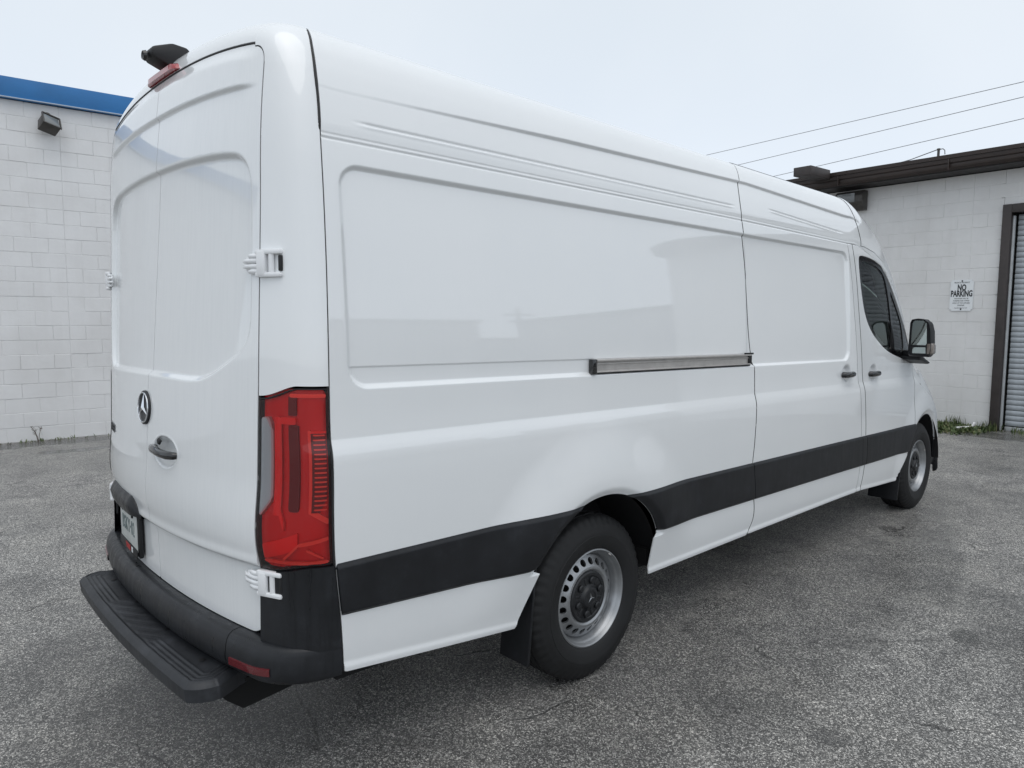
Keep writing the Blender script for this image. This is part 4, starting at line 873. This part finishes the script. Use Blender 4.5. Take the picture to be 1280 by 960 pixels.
for sgn in (-1,1):
    bc=ring('bumper_corner',sgn*.832,sgn*2.0,60)
    ts=np.arange(float(T_of_z(.54)),float(T_of_z(.86)),.006); P,U,Z=loft(sgn,us,ts,.007)
    zt=zb_lamp(U)-.010; G=np.minimum.reduce([zt-Z,Z-.556]); panel('corner_cover',rkP(P),G,'bumper',bc,OUTR(sgn),.02)
    V=[];F=[]
    for wv in np.linspace(.86,1.20,16):
        e=.0 if wv in (.86,) else 1
        for o,z in ((.040,.468),(.0475,.470),(.0485,.482),(.0480,.494),(.040,.496)): V.append(ring_pt(sgn*wv,o+.0015,z+.010*(wv-.86)/.34))
    for i in range(15):
        for j in range(4): F.append((i*5+j,(i+1)*5+j,(i+1)*5+j+1,i*5+j+1))
    MB().add(V,F).build('reflector','reflector',bc,xf=rk)
    # inner fill below the corner so the underside stays dark
MB().box((.20,0,.50),(.16,1.5,.10)).build('bumper_dark_fill','under',VAN,False,xf=rk)
# ---- step
STP=sub('rear_step',VAN,'black moulded plastic step with grooved treads below the rear doors')
xs=np.arange(-.14,.20,.004); ys=np.arange(-.74,.741,.005); Yg2,Xg2=np.meshgrid(ys,xs)
ya=np.abs(Yg2); xr=-.118+.030*(ya/.70)**2+.0*ya
G=np.minimum.reduce([Xg2-xr,.19-Xg2,.705-ya-.10*np.clip((Xg2-.0)/.19,0,1)])
cr=(Xg2<-.0)&(ya>.595); G=np.where(cr,np.minimum(G,.105-np.hypot(Xg2+.004,ya-.597)),G)
d=np.maximum(G,0); zt=np.full(G.shape,.432)
rr=.030; zt-=.020*(1-np.minimum(np.maximum(G,-.01),rr)/rr)**2
sx=np.minimum(d,.19-Xg2); tread=(Xg2<.075)
ends=smooth(.22,.30,ya)
zt-=.005*smooth(.026,.030,d)*smooth(.078,.072,Xg2)
for k in range(4):
    c=.040+.019*k; zt+=.0030*ends*np.exp(-(((np.minimum(d,.085+.0-(Xg2-.0)*0)-c)/.0048)**2))*tread
zt+=.003*np.exp(-((Xg2-.082)/.006)**2)
zt+=.0012*(np.sin(Yg2*70+Xg2*110)>.2)*(1-ends)*tread*(d>.04)
P=np.stack([Xg2,Yg2,zt],-1)
panel('tread_board',rkP(P),G,'step',STP,(0,0,1.),.046,fdir=(.10,0,-1))
for y in (-.52,-.18,.18,.52): MB().lathe([(0,0),(.0008,.010),(.0,.013)],14,'z',(.015,y,.4295)).build('drain_hole','black',STP,xf=rk)
MB().box((.05,0,.375),(.24,1.30,.012)).build('underside','under',STP,False,xf=rk)
for y in (-.56,.56):
    MB().prism([(.0,.375),(.30,.42),(.36,.36),(.30,.27),(.12,.25),(.06,.30)],'y',y-.05,y+.05,.006).build('bracket','under',STP,xf=rk)
MB().box((-.035,-.10,.345),(.03,.035,.06),.006).tube([(-.035,-.10,.335),(-.035,-.10,.305),(-.02,-.10,.295)],.010,8).build('tow_loop','under',STP,xf=rk)
# ---- wheels
def make_wheel(loc,flip,name='wheel',label=None):
    W=sub(name,VAN,label); W.location=loc; W.rotation_euler=(0,0,math.pi if flip else 0); return W
AX=.3715
def tyre_mesh():
    half=[(.092,.214),(.104,.222),(.114,.240),(.1215,.270),(.1235,.292),(.1215,.294),(.121,.312),(.1185,.316),(.115,.336),(.107,.350),(.100,.361)]
    tread=[(.094,.3705),(.084,.3785),(.066,.3825),(.064,.3745),(.055,.3745),(.053,.3835),(.026,.384),(.024,.3755),(.013,.3755),(.011,.384)]
    prof_=[(-a,r) for a,r in half+tread]+[(a,r) for a,r in (half+tread)[::-1]]
    seg=216; vs=[];fs=[];n=len(prof_)
    for j in range(seg):
        an=2*math.pi*j/seg; blk=(j//2)%2
        for i,(a,r) in enumerate(prof_):
            k=min(i,n-1-i); r=.214+(r-.214)*.964; rr_=r; aa=a if a<0 else a*.86
            if blk and 8<=k<=12: rr_=r-.0055 if k>=10 else r-.003
            if blk and 12<k: rr_=r-(.003 if (j//4)%2 and r>.372 else 0)
            x,z=rr_*math.cos(an),rr_*math.sin(an)
            if z<-AX: 
                z=-AX
            if z<-AX*.7: aa=a*(1+.05*(-z/AX-.7)/.3)
            vs.append((x,aa,z))
    for j in range(seg):
        k2=(j+1)%seg
        for i in range(n-1): fs.append((j*n+i,k2*n+i,k2*n+i+1,j*n+i+1))
    return MB().add(vs,fs)
def disc_panel(parent):
    rs=np.linspace(.085,.194,64); th=np.linspace(0,2*math.pi,721); TH,RR=np.meshgrid(th,rs)
    a=np.interp(RR,[.085,.105,.117,.128,.138,.148,.160,.175,.187,.194],[-.062,-.070,-.080,-.088,-.087,-.081,-.072,-.064,-.060,-.050])
    nh=20; ph=(TH*nh/(2*math.pi))%1-.5; arc=ph*2*math.pi/nh*RR
    G=np.maximum(-1,np.hypot(arc/.0155,(RR-.1610)/.0150)-1)*.016
    P=np.stack([RR*np.cos(TH),a,RR*np.sin(TH)],-1); return panel('rim_disc',P,G,'rim',parent,(0,-1.,0),.010)
W0=make_wheel((1.5809,-.842,AX),False,label='rear wheel with a pierced silver steel rim and black centre cap')
ty=tyre_mesh().build('tyre','rubber',W0,sharp=R(40))
rb_=MB().lathe([(-.100,.226),(-.107,.2235),(-.109,.218),(-.104,.2125),(-.092,.210),(-.086,.205),(-.078,.199),(-.060,.196),(-.048,.190),(.09,.188),(.10,.20)],120,'y').build('rim','rim',W0,sharp=R(50))
dp=disc_panel(W0)
cap=MB().lathe([(-.074,.119),(-.084,.117),(-.089,.110),(-.0885,.098),(-.085,.094),(-.086,.060),(-.090,.052),(-.100,.046),(-.104,.036),(-.1035,.030),(-.101,.029),(-.101,.0)],60,'y')
for i in range(6):
    a=i*math.pi/3+.3; cap.lathe([(-.080,.017),(-.094,.0165),(-.098,.012),(-.0985,0)],16,'y',(.077*math.cos(a),0,.077*math.sin(a))); a2=a+math.pi/6; cap.box((.078*math.cos(a2),-.0855,.078*math.sin(a2)),(.034,.006,.014),.003,Matrix.Rotation(-a2,3,'Y'))
cp=cap.build('hub_cap','cap',W0)
st=MB()
for i in range(3):
    a=math.pi/2+i*2*math.pi/3+.25; t=Vector((math.cos(a)*.026,-.1025,math.sin(a)*.026)); l=Vector((math.cos(a+1.05)*.005,-.1025,math.sin(a+1.05)*.005)); r_=Vector((math.cos(a-1.05)*.005,-.1025,math.sin(a-1.05)*.005)); st.add([t,l,(0,-.106,0),r_],[(0,1,2),(0,2,3)])
st2=st.build('cap_star','rim',W0,smooth=False)
hb=MB().lathe([(-.03,0),(-.03,.185)],40,'y').build('brake_drum','under',W0)
wt=MB().box((0,-.104,.2155),(.022,.008,.010),.002,Matrix.Rotation(R(0),3,'Y')).build('balance_weight','alloy',W0); wt.rotation_euler=(0,R(35),0)
def copy_wheel(loc,flip,rot,label):
    w2=make_wheel(loc,flip,label=label)
    for ch in (ty,rb_,dp,cp,st2,hb,wt):
        c=ch.copy(); link(c,w2)
        if ch is not ty: c.rotation_euler=(0,ch.rotation_euler.y+rot,0)
copy_wheel((5.906,-.842,AX),False,.4,'front wheel with a pierced silver steel rim, near the white wall')
copy_wheel((1.5809,.842,AX),True,.9,None); copy_wheel((5.906,.842,AX),True,1.7,None)
# wheel housings
simple('liner',(.010,.010,.011),.85,bump=.3,bscale=80)
for sgn in (-1,1):
    for cx_,cz_,r0 in ((ARX,ARZ,ARR+.012),(AFX,AFZ,AFR+.010)):
        vs=[];fs=[]; A=np.linspace(R(6),R(174),40)
        for a in A:
            for y in (.962,.90,.66): vs.append((cx_+r0*math.cos(a),sgn*y,cz_+r0*math.sin(a)))
        for i in range(39):
            for j in range(2): fs.append((i*3+j,(i+1)*3+j,(i+1)*3+j+1,i*3+j+1))
        c0=len(vs); vs.append((cx_,sgn*.66,cz_)); 
        for i in range(39): fs.append((i*3+2,(i+1)*3+2,c0))
        MB().add(vs,fs).build('wheel_liner','liner',VAN,xf=rk)
MB().prism([(1.200,.66),(1.210,.66),(1.165,.20),(1.150,.20)],'y',-.968,-.80,.003).build('mud_flap','moulding',VAN)
MB().prism([(5.475,.60),(5.485,.60),(5.40,.16),(5.385,.16)],'y',-.968,-.74,.003).build('mud_flap','moulding',VAN)
MB().box((.68,0,.46),(.75,1.84,.10)).box((3.66,0,.46),(3.30,1.86,.08)).box((1.55,0,.5),(1.1,1.25,.2)).box((5.9,0,.5),(1.2,1.25,.3)).box((2.8,.0,.36),(4.2,.9,.14)).box((.7,.0,.34),(.8,.5,.12)).build('underbody','under',VAN,False,xf=rk)
MB().box((3.65,0,.34),(2.9,1.22,.22),.03).box((.62,0,.36),(.66,1.2,.16),.03).build('underbody_light_block','under',VAN,xf=rk)  # battery and spare boxes added to block light and darken the ground beneath
MB().tube([(1.58,-.75,AX),(1.58,.75,AX)],.06,14).lathe([(-.12,0),(-.10,.12),(.10,.12),(.12,0)],20,'y',(1.58,0,AX)).build('rear_axle','under',VAN)
# ---- sliding door rail
RL=sub('door_rail',VAN,'silver sliding door rail with black end stop'); ys_=float(Y_of_z(1.42))-.013
rx0,rx1=1.535,2.868; xm=(rx0+rx1)/2; lr=rx1-rx0
MB().box((xm,-ys_-.002,1.4235),(lr,.006,.058)).box((xm,-ys_-.012,1.4485),(lr,.024,.009),.002).box((xm,-ys_-.010,1.3985),(lr,.020,.007),.002).box((xm,-ys_-.006,1.4325),(lr,.010,.006),.001).build('rail','alloy',RL,xf=rk)
MB().box((xm,-ys_-.0085,1.3915),(lr,.014,.006)).build('rail_seal','black',RL,False,xf=rk)
MB().box((1.5205,-ys_-.011,1.4215),(.030,.026,.066),.005).build('end_stop','gloss_black',RL,xf=rk)
MB().box((2.875,-ys_-.006,1.423),(.030,.016,.050),.003).box((2.85,-ys_-.016,1.4565),(.09,.010,.010),.002).build('roller_bracket','black',RL,xf=rk)
# ---- door mirrors
def mirror(sgn):
    mr=sub('door_mirror',VAN,'black door mirror with two glasses and a side repeater' if sgn<0 else None)
    tr=lambda q:rk((q[0],sgn*q[1],q[2]))
    ro=[(1.045,1.44),(1.050,1.66),(1.062,1.685),(1.10,1.692),(1.150,1.685),(1.180,1.66),(1.196,1.60),(1.204,1.46),(1.198,1.415),(1.185,1.398),(1.06,1.398),(1.047,1.41)]
    vs=[];fs=[];n=len(ro); cy,cz=1.12,1.545
    for x,s_ in ((5.225,.93),(5.215,.985),(5.235,1.0),(5.30,1.0),(5.345,.90),(5.37,.68),(5.378,.3)):
        for y,z in ro: vs.append((x,cy+(y-cy)*s_,cz+(z-cz)*s_))
    for i in range(6):
        for j in range(n): fs.append((i*n+j,i*n+(j+1)%n,(i+1)*n+(j+1)%n,(i+1)*n+j))
    fs.append(tuple(range(6*n,7*n))); fs.append(tuple(range(n))[::-1])
    MB().add(vs,fs).build('mirror_housing','gloss_black' if 0 else 'moulding',mr,xf=tr,sharp=R(50))
    g1=[(1.062,1.495),(1.066,1.655),(1.080,1.675),(1.14,1.675),(1.165,1.655),(1.172,1.50),(1.165,1.488),(1.07,1.488)]
    MB().prism([(a,b) for a,b in g1],'x',5.2205,5.2245).build('mirror_glass','mirror',mr,xf=tr)
    MB().prism([(1.075,1.425),(1.075,1.470),(1.165,1.472),(1.168,1.425)],'x',5.2205,5.2245).build('mirror_glass','mirror',mr,xf=tr)
    MB().prism([(1.172,1.420),(1.172,1.500),(1.204,1.505),(1.216,1.49),(1.216,1.43),(1.205,1.418)],'x',5.222,5.30,.008).build('side_repeater','amber',mr,xf=tr)
    MB().prism([(5.26,1.40),(5.33,1.40),(5.52,1.345),(5.47,1.335),(5.33,1.365),(5.26,1.372)],'y',.96,1.12,.008).box((5.36,1.03,1.415),(.14,.10,.06),.012).build('mirror_arm','moulding',mr,xf=tr)
for s in (-1,1): mirror(s)
# fender badge, rear-door split seal already open; small door glass details
me=text_mesh('eSPRINTER',.034,.003,.9,1.0,.001)
for v in me.vertices:
    x=5.655+v.co.x; z=1.147+v.co.y; v.co=Vector(rk((x,-(float(Y_of_z(z))*float(YF(x))+.004+max(0,v.co.z)*.5),z)))
me.materials.clear(); me.materials.append(M['letter']); me.update(); link(bpy.data.objects.new('badge_lettering',me),FEN)
# ---- cab interior seen through the window
simple('cab_grey',(.06,.062,.066),.8)
MB().box((4.28,0,1.45),(.02,1.70,1.6)).build('bulkhead','cab_grey',VAN,False,xf=rk)
MB().box((5.0,0,.72),(1.4,1.8,.04)).build('cab_floor','under',VAN,False,xf=rk)
for y in (-.46,.46):
    sn=sub('seat',VAN); MB().box((4.62,y,1.03),(.52,.52,.16),.05).build('cushion','seat',sn,xf=rk)
    MB().box((4.42,y,1.40),(.15,.50,.66),.055,Matrix.Rotation(R(-8),3,'Y')).build('seat_back','seat',sn,xf=rk); MB().box((4.37,y,1.82),(.10,.28,.20),.04).build('headrest','seat',sn,xf=rk)
MB().prism([(5.32,.80),(5.30,1.20),(5.42,1.30),(5.75,1.28),(5.9,1.15),(5.9,.80)],'y',-.85,.85,.03).build('dashboard','cab_grey',VAN,xf=rk)
wh=MB(); pts=[]
rw=Matrix.Rotation(R(-28),3,'Y')
for i in range(33):
    a=2*math.pi*i/32; pts.append(Vector((5.16,.43,1.28))+rw@Vector((0,.19*math.cos(a),.19*math.sin(a))))
wh.tube(pts,.016,8,False).tube([Vector((5.16,.43,1.28)),Vector((5.40,.43,1.12))],.03,8); wh.build('steering_wheel','seat',VAN,xf=rk)
